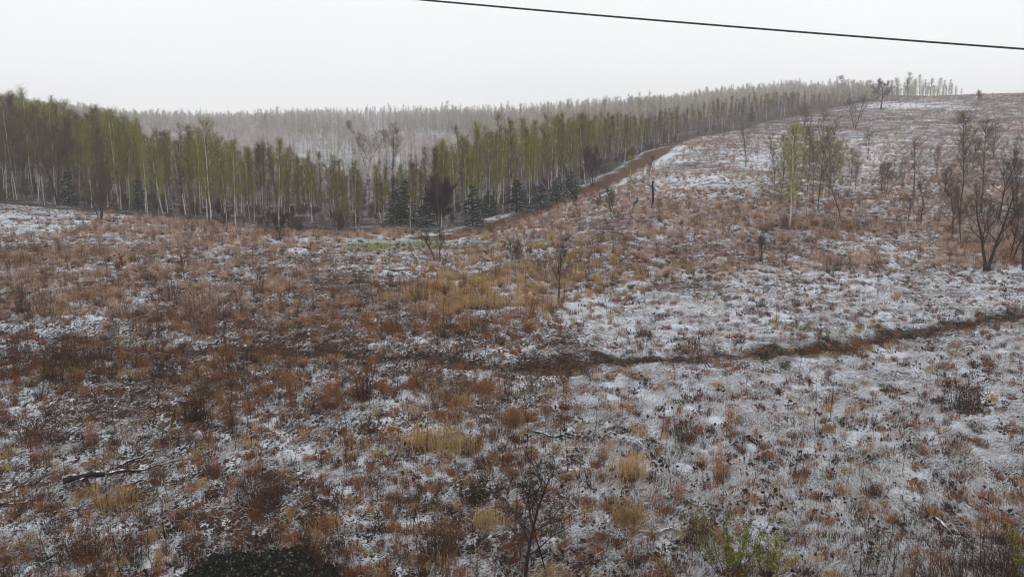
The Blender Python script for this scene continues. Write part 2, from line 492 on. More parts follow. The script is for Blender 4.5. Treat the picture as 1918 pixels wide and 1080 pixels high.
    return dict(z=z, u=u, v=v, e=e, snow=snow, mud=mud, track=track, litter=litter, green=green, tall=tall, gold=gold, pink=pink, right=right, n1=n1, n2=n2, frost=frost)


def micro(x, y, near):
    t = (fbm(x * .9, y * .9, 21, 3) - .5) * .34 + (fbm(x * 3.2, y * 3.2, 31, 3) - .5) * .20 + (fbm(x * 8, y * 6, 33, 2) - .5) * .09
    m = fbm(x * .16, y * .16, 41, 3) - .5
    return t * near + m * .55


def ground_h(x, y):
    x = np.asarray(x, float); y = np.asarray(y, float)
    z = base_h(x, y)
    near = sstep(130, 60, y)
    z = z + micro(x, y, near) * sstep(-5, 10, y)
    dd = dist_poly(x, y, DITCH)
    z = z - .24 * np.exp(-(dd / .9) ** 2)
    dt = dist_poly(x, y, TRACK)
    z = z - .25 * np.exp(-(dt / 2.0) ** 4)
    return z


def build_terrain():
    Ys = [-12, -8, -4, 0, 4, 7, 9.5, 11]
    y = 12.0
    while y < 900:
        Ys.append(y)
        y *= 1.0034 if y < 62 else (1.0062 if y < 330 else 1.02)
    Ys = np.array(Ys)
    s = np.concatenate([-np.geomspace(.66, 3.4, 16)[::-1], np.linspace(-.655, .655, 490), np.geomspace(.66, 3.4, 16)])
    X = s[None, :] * (Ys[:, None] + 12 + 12 * (Ys[:, None] < 0))
    X[Ys < 0] = s[None, :] * 24
    Y = np.broadcast_to(Ys[:, None], X.shape).copy()
    Z = ground_h(X, Y)
    zz = zones(X, Y)
    nr, nc = X.shape
    V = np.stack([X, Y, Z], -1).reshape(-1, 3)
    i = (np.arange(nr - 1)[:, None] * nc + np.arange(nc - 1)[None, :]).ravel()
    F = np.stack([i, i + 1, i + nc + 1, i + nc], -1).astype(np.int32)
    me = bpy.data.meshes.new('meadow')
    me.vertices.add(len(V)); me.vertices.foreach_set('co', V.astype(np.float32).ravel())
    me.loops.add(len(F) * 4); me.loops.foreach_set('vertex_index', F.ravel())
    me.polygons.add(len(F)); me.polygons.foreach_set('loop_start', np.arange(len(F), dtype=np.int32) * 4)
    me.polygons.foreach_set('use_smooth', np.ones(len(F), bool))
    for nm, a in (('snow', zz['snow']), ('mud', np.maximum(zz['mud'], 0)), ('track', zz['track']), ('litter', zz['litter']), ('green', zz['green']), ('pink', zz['pink']), ('gold', zz['gold'])):
        at_ = me.attributes.new(nm, 'FLOAT', 'POINT')
        at_.data.foreach_set('value', np.clip(a, 0, 2).astype(np.float32).ravel())
    me.update(calc_edges=True)
    m = bpy.data.materials.new('snowy_meadow')
    m.use_nodes = True
    n, l = m.node_tree.nodes, m.node_tree.links
    b = n['Principled BSDF']
    b.inputs['Roughness'].default_value = .95
    b.inputs['Specular IOR Level'].default_value = .1
    geo = n.new('ShaderNodeNewGeometry')

    def attr(nm):
        a = n.new('ShaderNodeAttribute'); a.attribute_name = nm
        return a.outputs['Fac']

    def noise(sc, det=4, stretch=None, rough=.6, dist=0.0):
        t = n.new('ShaderNodeTexNoise'); t.inputs['Scale'].default_value = sc; t.inputs['Detail'].default_value = det
        t.inputs['Roughness'].default_value = rough; t.inputs['Distortion'].default_value = dist
        if stretch:
            mp = n.new('ShaderNodeMapping'); mp.inputs['Scale'].default_value = stretch[0]; mp.inputs['Rotation'].default_value = (0, 0, stretch[1])
            l.new(geo.outputs['Position'], mp.inputs['Vector']); l.new(mp.outputs['Vector'], t.inputs['Vector'])
        else:
            l.new(geo.outputs['Position'], t.inputs['Vector'])
        return t.outputs['Fac']

    def mth(op, a, b_, c=None, clamp=False):
        t = n.new('ShaderNodeMath'); t.operation = op; t.use_clamp = clamp
        for k, q in enumerate((a, b_, c)):
            if q is None: continue
            if isinstance(q, (int, float)): t.inputs[k].default_value = q
            else: l.new(q, t.inputs[k])
        return t.outputs[0]

    def mixc(f, a, b_):
        t = n.new('ShaderNodeMixRGB')
        if isinstance(f, (int, float)): t.inputs[0].default_value = f
        else: l.new(f, t.inputs[0])
        for k, q in ((1, a), (2, b_)):
            if isinstance(q, tuple): t.inputs[k].default_value = q
            else: l.new(q, t.inputs[k])
        return t.outputs[0]

    def ramp(f, a, b_):
        t = n.new('ShaderNodeMapRange'); t.interpolation_type = 'SMOOTHSTEP'
        t.inputs['From Min'].default_value = a; t.inputs['From Max'].default_value = b_
        l.new(f, t.inputs['Value'])
        return t.outputs['Result']

    fine = noise(9, 5, ((1, .38, 1), .5), .65, .6)
    fine2 = noise(26, 4, ((.4, 1, 1), -.3), .65, .4)
    mid = noise(1.7, 4, None, .6, .3)
    litter_c = mixc(ramp(mid, .35, .65), C(.055, .028, .017), C(.155, .085, .050))
    litter_c = mixc(mth('MULTIPLY', attr('pink'), .7, clamp=True), litter_c, mixc(ramp(mid, .35, .65), C(.13, .068, .045), C(.30, .20, .155)))
    litter_c = mixc(mth('MULTIPLY', attr('gold'), .8, clamp=True), litter_c, C(.26, .16, .075))
    straw = mixc(ramp(fine2, .42, .62), C(.018, .012, .009), litter_c)
    blade = mixc(ramp(fine, .54, .68), straw, C(.20, .145, .10))
    # snow settles where the attribute and the relief of the turf allow
    cov = mth('ADD', attr('snow'), mth('MULTIPLY_ADD', mid, .5, -.25))
    tex = mth('MULTIPLY_ADD', fine, .9, mth('MULTIPLY', fine2, .7))
    cov = mth('ADD', cov, mth('MULTIPLY_ADD', tex, 2.0, -1.6))
    snow_c = mixc(ramp(fine2, .3, .7), C(.48, .505, .555), C(.68, .71, .77))
    c = mixc(ramp(cov, .47, .70), blade, snow_c)
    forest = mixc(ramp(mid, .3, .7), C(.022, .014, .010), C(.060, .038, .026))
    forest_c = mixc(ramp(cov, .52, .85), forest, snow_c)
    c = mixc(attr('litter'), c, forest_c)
    c = mixc(mth('MULTIPLY', attr('green'), .75, clamp=True), c, mixc(ramp(fine, .4, .6), C(.05, .062, .016), C(.25, .26, .13)))
    mudc = mixc(ramp(fine, .35, .65), C(.012, .008, .006), C(.060, .036, .022))
    c = mixc(mth('MULTIPLY', attr('mud'), mth('MULTIPLY_ADD', fine2, 1.2, .42), clamp=True), c, mudc)
    trc = mixc(ramp(fine, .35, .65), C(.050, .020, .011), C(.125, .055, .028))
    c = mixc(mth('MULTIPLY', attr('track'), mth('MULTIPLY_ADD', mid, .9, .5), clamp=True), c, trc)
    l.new(c, b.inputs['Base Color'])
    bp = n.new('ShaderNodeBump'); bp.inputs['Strength'].default_value = 1.0; bp.inputs['Distance'].default_value = .05
    l.new(tex, bp.inputs['Height']); l.new(bp.outputs['Normal'], b.inputs['Normal'])
    me.materials.append(m)
    o = bpy.data.objects.new('ground', me)
    COL.objects.link(o)
    tag(o, 'rough meadow and hillside of dead grass under a thin broken cover of snow', 'ground', kind='structure')


build_terrain()


def haze_box():
    mb = MB()
    x, y0, y1, z0, z1 = 1300, -40, 1000, -12, 62
    v = [(sx * x, yy, zz) for zz in (z0, z1) for sx, yy in ((-1, y0), (1, y0), (1, y1), (-1, y1))]
    f = []
    for q in ((3, 2, 1, 0), (4, 5, 6, 7), (0, 1, 5, 4), (1, 2, 6, 5), (2, 3, 7, 6), (3, 0, 4, 7)):
        f += [(q[0], q[1], q[2]), (q[0], q[2], q[3])]
    mb.add(v, f)
    m = bpy.data.materials.new('mist'); m.use_nodes = True
    n = m.node_tree.nodes; n.clear()
    o_ = n.new('ShaderNodeOutputMaterial'); pv = n.new('ShaderNodeVolumePrincipled')
    pv.inputs['Color'].default_value = (.97, .98, 1, 1)
    pv.inputs['Density'].default_value = HAZE
    pv.inputs['Anisotropy'].default_value = 0.0
    m.node_tree.links.new(pv.outputs['Volume'], o_.inputs['Volume'])
    o = bpy.data.objects.new('haze', mb.mesh('haze', m))
    COL.objects.link(o)
    tag(o, 'pale mist lying over the far woods and hilltops', 'haze', kind='stuff')


haze_box()


# ------------------------------------------------------------------ tree shapes (built once, mesh data shared)
def unit(v):
    v = np.asarray(v, float)
    return v / (np.linalg.norm(v, axis=-1, keepdims=True) + 1e-9)


def birch_mesh(seed, H, kind, far=False, first=.32, spread=.13, dens=10, nb=0):
    """slender tree: (trunk mesh, crown mesh) with base at the origin"""
    rg = np.random.default_rng(seed)
    bark = M_birch_bark if kind in ('green', 'olive') and (not far) and seed % 2 == 0 else (M_grey_bark if kind != 'dark' else M_dark_bark)
    twig = dict(green=M_twig_green, olive=M_twig_brown, brown=M_twig_brown, dark=M_twig_dark, frost=M_twig_frost)[kind]
    bud = dict(green=M_bud_green, olive=M_bud_olive, brown=M_bud_brown, dark=M_twig_dark, frost=M_twig_frost)[kind]
    if far and kind in ('green', 'olive'): twig = bud = M_far_green  # distant crowns take the haze-lightened colours
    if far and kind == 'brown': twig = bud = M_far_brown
    k = 12
    t = np.linspace(0, 1, k)
    lean = rg.normal(size=2) * .035 * H
    wob = np.cumsum(rg.normal(size=(k, 2)) * .004 * H, 0); wob -= wob[0]
    P = np.stack([lean[0] * t ** 1.3 + wob[:, 0], lean[1] * t ** 1.3 + wob[:, 1], t * H - .12 * (t == 0)], -1)
    r0 = .0052 * H * rg.uniform(.8, 1.2)
    tr = MB(); tr.tube(P, r0 * (1 - t * .93) ** .8 + .004, 6)
    cr = MB()
    nb = nb or (34 if far else 46)
    bt = np.sort(rg.uniform(first, .98, nb))
    base = np.stack([np.interp(bt, t, P[:, i]) for i in range(3)], -1)
    ang = rg.uniform(0, 6.28, nb)
    rise = rg.uniform(1.2, 2.6, nb)
    prof = np.clip((bt - first) / .25, .35, 1) * (1.08 - bt) ** .75
    ln = H * spread * 1.9 * prof * rg.uniform(.6, 1.15, nb)
    d = unit(np.stack([np.cos(ang), np.sin(ang), rise], -1))
    tips = base + d * ln[:, None]
    mid = base + d * ln[:, None] * .55 - np.array([0, 0, .02 * H]) * 0
    cr.cones(base, tips, (.0016 * H + .003) * (1.6 if far else 1), 0)
    # twigs
    nt_ = 5 if far else dens
    w = rg.uniform(.2, 1, (nb, nt_, 1))
    tb = base[:, None] + d[:, None] * ln[:, None, None] * w
    td = unit(d[:, None] * .7 + rg.normal(size=(nb, nt_, 3)) * .6 + np.array([0, 0, .35]))
    tl = H * rg.uniform(.03, .085, (nb, nt_, 1))
    te = tb + td * tl
    tb, te, td = tb.reshape(-1, 3), te.reshape(-1, 3), td.reshape(-1, 3)
    cr.cones(tb, te, .018 if far else .0085, 0)
    # fine spray of twiglets
    ns = 2 if far else 3
    idx = np.repeat(np.arange(len(tb)), ns)
    f = rg.uniform(.2, 1, (len(idx), 1))
    sb = tb[idx] * (1 - f) + te[idx] * f
    sd = unit(td[idx] * .5 + rg.normal(size=(len(idx), 3)) * .75)
    se = sb + sd * rg.uniform(.012, .036, (len(idx), 1)) * H
    cr.cones(sb, se, .014 if far else .0055, 0)
    # opening buds
    nl = {'green': 2, 'olive': 2, 'brown': 1, 'dark': 0, 'frost': 1}[kind]
    if nl:
        idx = np.repeat(np.arange(len(sb)), nl)
        f = rg.uniform(.3, 1.1, (len(idx), 1))
        pos = sb[idx] * (1 - f) + se[idx] * f + rg.normal(size=(len(idx), 3)) * .03
        cr.flakes(pos, rg.uniform(.05, .10, len(idx)) * (1.7 if far else .8), 1, rg=rg)
    return tr.mesh('trunk', bark), cr.mesh('crown', [twig, bud]), tr, cr, [bark, twig, bud]


def grow_mesh(seed, H, style='upright', mat_t=M_dark_bark, mat_c=M_twig_dark, stems=1, budm=None, trunk_r=.013, thin=1.0, bare=.22, density=1.0, lean=(0, 0), fan=None):
    """free standing broadleaf: forked limbs, then sprays of twigs"""
    rg = np.random.default_rng(seed)
    tr, cr = MB(), MB()
    spec = dict(upright=(.55, .38), spread=(1.0, .15), sapling=(.6, .3), shrub=(.7, .3))[style]
    twb, twe, twd = [], [], []

    def limb(p, d, length, rad, lev, mb):
        k = 7
        pts, q, dd = [p], p.copy(), d.copy()
        for i in range(k):
            dd = unit(dd + rg.normal(size=3) * (.10 if lev == 0 else .17) + np.array([0, 0, (.06 if lev else .03) + spec[1] * .10]))
            q = q + dd * length / k
            pts.append(q.copy())
        pts = np.array(pts)
        t = np.linspace(0, 1, k + 1)
        rr = rad * (1 - .75 * t) if lev else rad * (1 - .72 * t)
        mb.tube(pts, np.maximum(rr, .0035 * thin), 6 if lev == 0 else (5 if lev == 1 else 3))
        tan = unit(np.gradient(pts, axis=0))
        if lev >= 1:
            n = max(2, int((15 if lev == 2 else 10) * density))
            f = rg.uniform(.25, 1, n)
            j = np.minimum((f * k).astype(int), k)
            b = np.stack([np.interp(f, t, pts[:, i]) for i in range(3)], -1)
            d2 = unit(tan[j] * .55 + rg.normal(size=(n, 3)) * .6 + np.array([0, 0, .3]))
            e = b + d2 * (rg.uniform(.03, .085, n) * H)[:, None]
            twb.append(b); twe.append(e); twd.append(d2)
        if lev >= 2:
            return
        n = int(rg.integers(9, 13) if lev == 0 else rg.integers(5, 8))
        lo = bare if lev == 0 else .18
        a0 = rg.uniform(0, 6.28)
        for i in range(n):
            f = lo + (1 - lo) * (i + rg.uniform(.1, .9)) / n
            j = min(k, int(f * k))
            b = np.array([np.interp(f, t, pts[:, q_]) for q_ in range(3)])
            a = a0 + i * 2.4 + rg.normal() * .4
            side = np.array([math.cos(a), math.sin(a), .25])
            if lev == 0:
                d2 = unit(tan[j] * (.45 + spec[1]) + side * (.65 + spec[0] * .6) * (1.15 - f * .5))
                l2 = length * (.58 if style != 'spread' else .8) * (1.1 - f * .72) * rg.uniform(.7, 1.15)
            else:
                d2 = unit(tan[j] * .8 + side * .75)
                l2 = length * .5 * (1.15 - f * .6) * rg.uniform(.7, 1.15)
            limb(b, d2, l2, max(rr[j] * .5, .0035 * thin), lev + 1, cr)

    a0 = rg.uniform(0, 6.28) if fan is None else .1
    for s in range(stems):
        a = a0 + s * 6.283 / stems + rg.normal() * (.3 if fan is None else .05)
        sp = 0 if stems == 1 else (rg.uniform(.12, .34) if fan is None else fan)
        d0 = unit(np.array([math.cos(a) * sp + lean[0], math.sin(a) * sp * .8 + lean[1], 1.0]))
        p0 = np.array([math.cos(a) * .1 * (stems > 1), math.sin(a) * .1 * (stems > 1), -.15])
        limb(p0, d0, H * (.88 if style != 'spread' else .66) * rg.uniform(.8, 1.05), trunk_r * H * (1 if stems == 1 else .75), 0, tr)
    b, e, d = np.concatenate(twb), np.concatenate(twe), np.concatenate(twd)
    cr.cones(b, e, .0065 * thin, 0)
    ns = max(2, int(4 * density))
    idx = np.repeat(np.arange(len(b)), ns)
    f = rg.uniform(.2, 1, (len(idx), 1))
    sb = b[idx] * (1 - f) + e[idx] * f
    se = sb + unit(d[idx] * .5 + rg.normal(size=(len(idx), 3)) * .7) * rg.uniform(.02, .05, (len(idx), 1)) * H
    cr.cones(sb, se, .005 * thin, 0)
    mats = [mat_c]
    if budm is not None:
        idx = np.repeat(np.arange(len(sb)), 2)
        f = rg.uniform(.3, 1.1, (len(idx), 1))
        cr.flakes(sb[idx] * (1 - f) + se[idx] * f, rg.uniform(.035, .07, len(idx)), 1, rg=rg)
        mats.append(budm)
    return tr.mesh('trunk', mat_t), cr.mesh('crown', mats)


def spruce_mesh(seed, H):
    rg = np.random.default_rng(seed)
    tr, cr, sn = MB(), MB(), MB()
    t = np.linspace(0, 1, 8)
    P = np.stack([0 * t, 0 * t, t * H - .1], -1)
    tr.tube(P, .014 * H * (1 - .95 * t) + .004, 6)
    nb = 110
    bt = np.sort(rg.uniform(.03, .98, nb))
    ang = rg.uniform(0, 6.28, nb)
    ln = H * .30 * (1 - bt) ** .8 * rg.uniform(.65, 1.15, nb) + .05
    base = np.stack([0 * bt, 0 * bt, bt * H], -1)
    d = np.stack([np.cos(ang), np.sin(ang), -.12 + .55 * bt + rg.normal(size=nb) * .12], -1)
    tips = base + d * ln[:, None]
    cr.cones(base, tips, .012, 0)
    n = 26
    w = rg.uniform(.12, 1, (nb, n, 1)) ** .8
    droop = np.array([0, 0, -1.0]) * (w ** 2) * ln[:, None, None] * .14
    b = base[:, None] + d[:, None] * ln[:, None, None] * w + droop
    side = rg.normal(size=(nb, n, 3)) * np.array([1, 1, .35])
    e = b + unit(side + d[:, None] * .7) * (ln[:, None, None] * .22 * (1.25 - w) + .05)
    b, e = b.reshape(-1, 3), e.reshape(-1, 3)
    cr.cones(b, e, .028, 0)
    cr.flakes(b * .5 + e * .5, .21, 0, .4, rg)
    # snow lying on the outer boughs
    k = rg.random(len(b)) < .10
    c = (b[k] * .5 + e[k] * .5) + np.array([0, 0, .045])
    sn.flakes(c, rg.uniform(.10, .26, len(c)), 0, .85, rg)
    return tr.mesh('trunk', M_dark_bark), cr.mesh('crown', M_needles), sn.mesh('snow', M_snow)


def joined(parts, mats, name):
    mb = MB()
    off = 0
    for m_, k in parts:
        for v, f, mm in zip(m_.V, m_.F, m_.M):
            pass
        V = np.concatenate(m_.V); F = np.concatenate(m_.F); MM = np.concatenate(m_.M) + k
        mb.V.append(V); mb.F.append(F + mb.n); mb.M.append(MM); mb.n += len(V)
    return mb.mesh(name, mats)


def scatter(name, protos, pts, rot, scl, idx, label, cat):
    """one object of uncountable growth, instanced over real ground points"""
    c = bpy.data.collections.new(name + '_kinds')
    for i, me in enumerate(protos):
        o = bpy.data.objects.new('%s_kind_%02d' % (name, i), me)
        c.objects.link(o)
    me = bpy.data.meshes.new(name)
    n = len(pts)
    me.vertices.add(n); me.vertices.foreach_set('co', np.asarray(pts, np.float32).ravel())
    a = me.attributes.new('rot', 'FLOAT_VECTOR', 'POINT'); a.data.foreach_set('vector', np.asarray(rot, np.float32).ravel())
    a = me.attributes.new('scl', 'FLOAT_VECTOR', 'POINT')
    scl = np.asarray(scl, np.float32)
    if scl.ndim == 1: scl = np.repeat(scl[:, None], 3, 1)
    a.data.foreach_set('vector', scl.ravel())
    a = me.attributes.new('idx', 'INT', 'POINT'); a.data.foreach_set('value', np.asarray(idx, np.int32))
    o = bpy.data.objects.new(name, me)
    COL.objects.link(o)
    ng = bpy.data.node_groups.new(name, 'GeometryNodeTree')
    ng.interface.new_socket('Geometry', in_out='INPUT', socket_type='NodeSocketGeometry')
    ng.interface.new_socket('Geometry', in_out='OUTPUT', socket_type='NodeSocketGeometry')
    N, L = ng.nodes, ng.links
    gi, go = N.new('NodeGroupInput'), N.new('NodeGroupOutput')
    ip = N.new('GeometryNodeInstanceOnPoints'); ci = N.new('GeometryNodeCollectionInfo')
    ci.inputs['Collection'].default_value = c
    ci.inputs['Separate Children'].default_value = True
    ci.inputs['Reset Children'].default_value = True
    ip.inputs['Pick Instance'].default_value = True

    def na(nm, tp):
        q = N.new('GeometryNodeInputNamedAttribute'); q.data_type = tp
        q.inputs['Name'].default_value = nm
        return q.outputs['Attribute']

    L.new(gi.outputs[0], ip.inputs['Points']); L.new(ci.outputs[0], ip.inputs['Instance'])
    L.new(na('idx', 'INT'), ip.inputs['Instance Index'])
    L.new(na('rot', 'FLOAT_VECTOR'), ip.inputs['Rotation'])
    L.new(na('scl', 'FLOAT_VECTOR'), ip.inputs['Scale'])
    L.new(ip.outputs[0], go.inputs[0])
    md = o.modifiers.new('scatter', 'NODES'); md.node_group = ng
    return tag(o, label, cat, kind='stuff')


def spin(n):
    r = np.zeros((n, 3)); r[:, 2] = rng.uniform(0, 6.28, n)
    r[:, 0] = rng.normal(size=n) * .05; r[:, 1] = rng.normal(size=n) * .05
    return r


# ------------------------------------------------------------------ the woods
KINDS = ['green', 'olive', 'brown', 'dark']
PROTO = {}
for ki, kd in enumerate(KINDS):
    PROTO[kd] = [birch_mesh(100 * ki + i, 11.0, kd, first=R.uniform(.26, .42), spread=R.uniform(.085, .13)) for i in range(4)]
WIDE = {kd: [birch_mesh(1300 + 50 * i + 7 * ki, 11.0, kd, first=.22, spread=.22, dens=11, nb=60) for i in range(3)] for ki, kd in enumerate(KINDS)}
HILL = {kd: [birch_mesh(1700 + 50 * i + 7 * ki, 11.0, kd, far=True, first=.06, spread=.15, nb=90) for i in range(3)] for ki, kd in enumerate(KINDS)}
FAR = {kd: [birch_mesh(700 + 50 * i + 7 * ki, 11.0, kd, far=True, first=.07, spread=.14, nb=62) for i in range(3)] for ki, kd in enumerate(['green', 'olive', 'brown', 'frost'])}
SPRUCE = [spruce_mesh(40 + i, 5.0) for i in range(4)]

# the line the tree tops of the front wood make against what lies behind
TOP_U = [-400, -50, 0, 100, 150, 230, 300, 330, 390, 450, 520, 600, 680, 760, 800, 850, 900, 1000, 1100, 1200, 1300, 1400, 1500, 1600]
TOP_V = [160, 163, 166, 178, 200, 200, 238, 240, 232, 262, 262, 280, 300, 300, 275, 245, 222, 213, 210, 205, 190, 170, 165, 160]


SPR = [(760, 418, 335, 'snow-dusted spruce left of the dark round bush in the valley gap'), (800, 425, 365, 'low snow-laden spruce standing before the larger spruce by the valley gap'),
       (742, 415, 350, 'narrow spruce at the left rim of the valley gap clump'), (885, 421, 345, 'dark spruce with snowy boughs right of the round black bush'),
       (915, 405, 355, 'small spruce tucked against the right side of the dark snowy spruce'), (968, 397, 335, 'leftmost spruce of the wide clump above the earth track'),
       (1012, 387, 342, 'second spruce of the wide clump above the earth track, lower and broader'), (1042, 378, 332, 'broad snow-covered spruce in the middle of the wide clump'),
       (1070, 368, 320, 'rightmost spruce of the wide clump above the earth track'), (675, 392, 363, 'little spruce with snowy boughs left of the valley gap'),
       (665, 345, 310, 'dark spruce half hidden among birches left of the valley gap'), (725, 330, 300, 'spruce crown rising behind the valley gap'),
       (845, 345, 310, 'spruce hidden in the green wood above the round black bush'), (1212, 272, 238, 'dark round spruce at the upper track bend'),
       (1245, 262, 240, 'smaller greener spruce beside the dark round spruce at the upper track bend'), (1408, 228, 200, 'lone dark spruce on the upper wood edge of the slope'),
       (260, 395, 335, 'spruce behind birch trunks in the left wood, snow on its boughs'), (130, 385, 320, 'dark spruce standing behind the leaning white birches on the left'),
       (633, 243, 231, 'leftmost of the tiny dark conifers on the frosted far slope'), (646, 243, 228, 'second tiny dark conifer from the left on the frosted far slope'), (657, 242, 226, 'tallest of the tiny dark conifers on the frosted far slope'),
       (668, 244, 230, 'tiny conifer just right of the tallest one on the far slope'), (700, 240, 228, 'tiny conifer standing apart on the frosted far slope'), (712, 238, 227, 'rightmost of the tiny conifers on the frosted far slope')]
SPR_XY = np.array([at(u, v)[:2] for u, v, _, _ in SPR])


def wood_points():
    step = 2.7
    xs, ys = np.meshgrid(np.arange(-170, 160, step), np.arange(72, 330, step))
    x = (xs + rng.uniform(-.95, .95, xs.shape)).ravel(); y = (ys + rng.uniform(-.95, .95, xs.shape)).ravel()
    e = beyond_edge(x, y)
    z = base_h(x, y)
    u, v = project(x, y, z)
    keep = (e > .8 + 7 * np.clip(fbm(x * .13, y * .13, 95, 2) - .42, 0, 1) * 2) & (u > -260) & (u < 1640) & (y < 330)
    depth = np.interp(u, [0, 500, 650, 780, 900, 1200, 1300, 1600], [120, 80, 55, 60, 90, 110, 70, 60])
    keep &= e < depth
    keep &= dist_poly(x, y, TRACK) > 3.2
    for (px_, py_), q_ in zip(SPR_XY, SPR):
        if q_[0] > 600 and q_[1] > 300:
            keep &= ~((np.abs(x / y - px_ / py_) * py_ < 1.3) & (y < py_ + 1.5) & (y > py_ - 9))
    thin = np.interp(e, [0, 12, 40, 120], [1.0, .95, .75, .6])
    gap = 1 - .25 * np.exp(-((u - 705) / 45) ** 2)
    upper = np.interp(u, [1100, 1250, 1320, 1600], [1, .85, .5, .4])
    keep &= rng.random(len(x)) < thin * gap * upper
    return x[keep], y[keep], e[keep], u[keep], v[keep]


wx, wy, we, wu, wv = wood_points()
wz = base_h(wx, wy)
vt = np.interp(wu, TOP_U, TOP_V) + 8
_, sz_top = ray(wu, vt)
allowed = CAMZ + sz_top * wy - wz
nat = np.interp(wu, [0, 300, 650, 800, 1000, 1250, 1400, 1600], [15.5, 12.5, 10.5, 11, 12.5, 10.5, 9, 8.5])
hgt = np.minimum(nat * rng.uniform(.78, 1.12, len(wx)), allowed * rng.uniform(.66, 1.08, len(wx)))
small = rng.random(len(wx)) < .22
hgt = np.where(small, hgt * rng.uniform(.4, .7, len(wx)), hgt)
ok = hgt > 2.2
wx, wy, we, wu, wv, wz, hgt = [a[ok] for a in (wx, wy, we, wu, wv, wz, hgt)]
# greener to the middle right, browner in the hollow and up the slope
gprob = np.interp(wu, [0, 120, 350, 520, 680, 790, 900, 1100, 1230, 1330, 1600], [.35, .45, .42, .35, .15, .35, .65, .60, .40, .25, .35])
oprob = np.interp(wu, [0, 350, 680, 900, 1300, 1600], [.33, .38, .40, .25, .30, .30])
rr = rng.random(len(wx))
wk = np.where(rr < gprob, 0, np.where(rr < gprob + oprob, 1, np.where(rng.random(len(wx)) < .68, 2, 3)))
order = np.argsort(we + wy * .12 + rng.uniform(0, 3, len(wx)))
infr = (wu[order] > -40) & (wu[order] < 1620)
single = order[infr][:272]
mass = np.setdiff1d(order, single)

WOOD_AT = [(-500, 'left of the leaning white birches'), (45, 'by the leaning white birches'), (95, 'around the big dark oak'), (150, 'between oak and rusty bush'), (200, 'right of the rusty brown bush'),
           (265, 'left of the twin white stems'), (330, 'left of the tall full green birch'), (385, 'right of the tall full green birch'), (430, 'by the twin bright-stemmed birch'), (490, 'by the small dark tree before the wood'),
           (560, 'near the left wood\'s right end'), (610, 'by the forked white birch'), (660, 'at the valley gap'), (735, 'behind the spruces of the valley gap'), (790, 'behind the round blackish bush'),
           (860, 'behind the dark snowy spruce'), (920, 'by the birch with three white stems'), (965, 'behind the wide spruce clump\'s left'), (1020, 'behind the wide spruce clump\'s right'),
           (1080, 'by the dark tree leaning over the track'), (1130, 'above the middle of the earth track'), (1185, 'by the dark round spruce'), (1240, 'above the upper track bend'),
           (1300, 'on the wood edge past the track bend'), (1370, 'by the lone dark upper spruce'), (1440, 'at the upper right end of the wood')]
KLAB = {0: 'yellow-green birch', 1: 'olive brown birch', 2: 'bare brown alder', 3: 'blackish leafless tree'}
KNAME = {0: 'birch_tree', 1: 'birch_tree', 2: 'alder_tree', 3: 'bare_tree'}
for j in single:
    kd = KINDS[wk[j]]
    pr = PROTO[kd][R.randrange(4)]
    zone = [t for uu, t in WOOD_AT if uu <= wu[j]][-1]
    s = hgt[j] / 11.0
    ty = R.gauss(0, .045) + (.06 if wu[j] < 120 else 0)
    near_h = np.median(hgt[np.abs(wu - wu[j]) < 60])
    size = 'tall' if hgt[j] > near_h * 1.1 else ('low' if hgt[j] < near_h * .72 else 'middling')
    tilt = ', leaning left,' if ty < -.055 else (', leaning right,' if ty > .055 else '')
    row = 'front row' if we[j] < 4 else ('second row' if we[j] < 8 else 'deeper')
    lab = '%s %s%s %s, %s' % (size, KLAB[wk[j]], tilt, zone, row)
    t = empty(KNAME[wk[j]], (wx[j], wy[j], wz[j] - .05), lab, 'tree', 'trees of the wood edge', R.uniform(0, 6.28), (s * R.uniform(.8, 1.5),) * 2 + (s,))
    t.rotation_mode = 'ZXY'
    t.rotation_euler[0] = 0; t.rotation_euler[1] = ty
    child('trunk', pr[0], t); child('crown', pr[1], t)

wood_protos = [joined([(p[2], 0), (p[3], 1)], p[4], 'wood_tree') for kd in KINDS for p in PROTO[kd]]
n = len(mass)
scatter('wood_interior', wood_protos, np.stack([wx[mass], wy[mass], wz[mass] - .05], -1), spin(n), np.stack([hgt[mass] / 11 * rng.uniform(.8, 1.45, n)] * 2 + [hgt[mass] / 11], -1)[:, [0, 1, 2]],
        wk[mass] * 4 + rng.integers(0, 4, n), 'close standing birches and bare trees deeper inside the wood', 'wood')

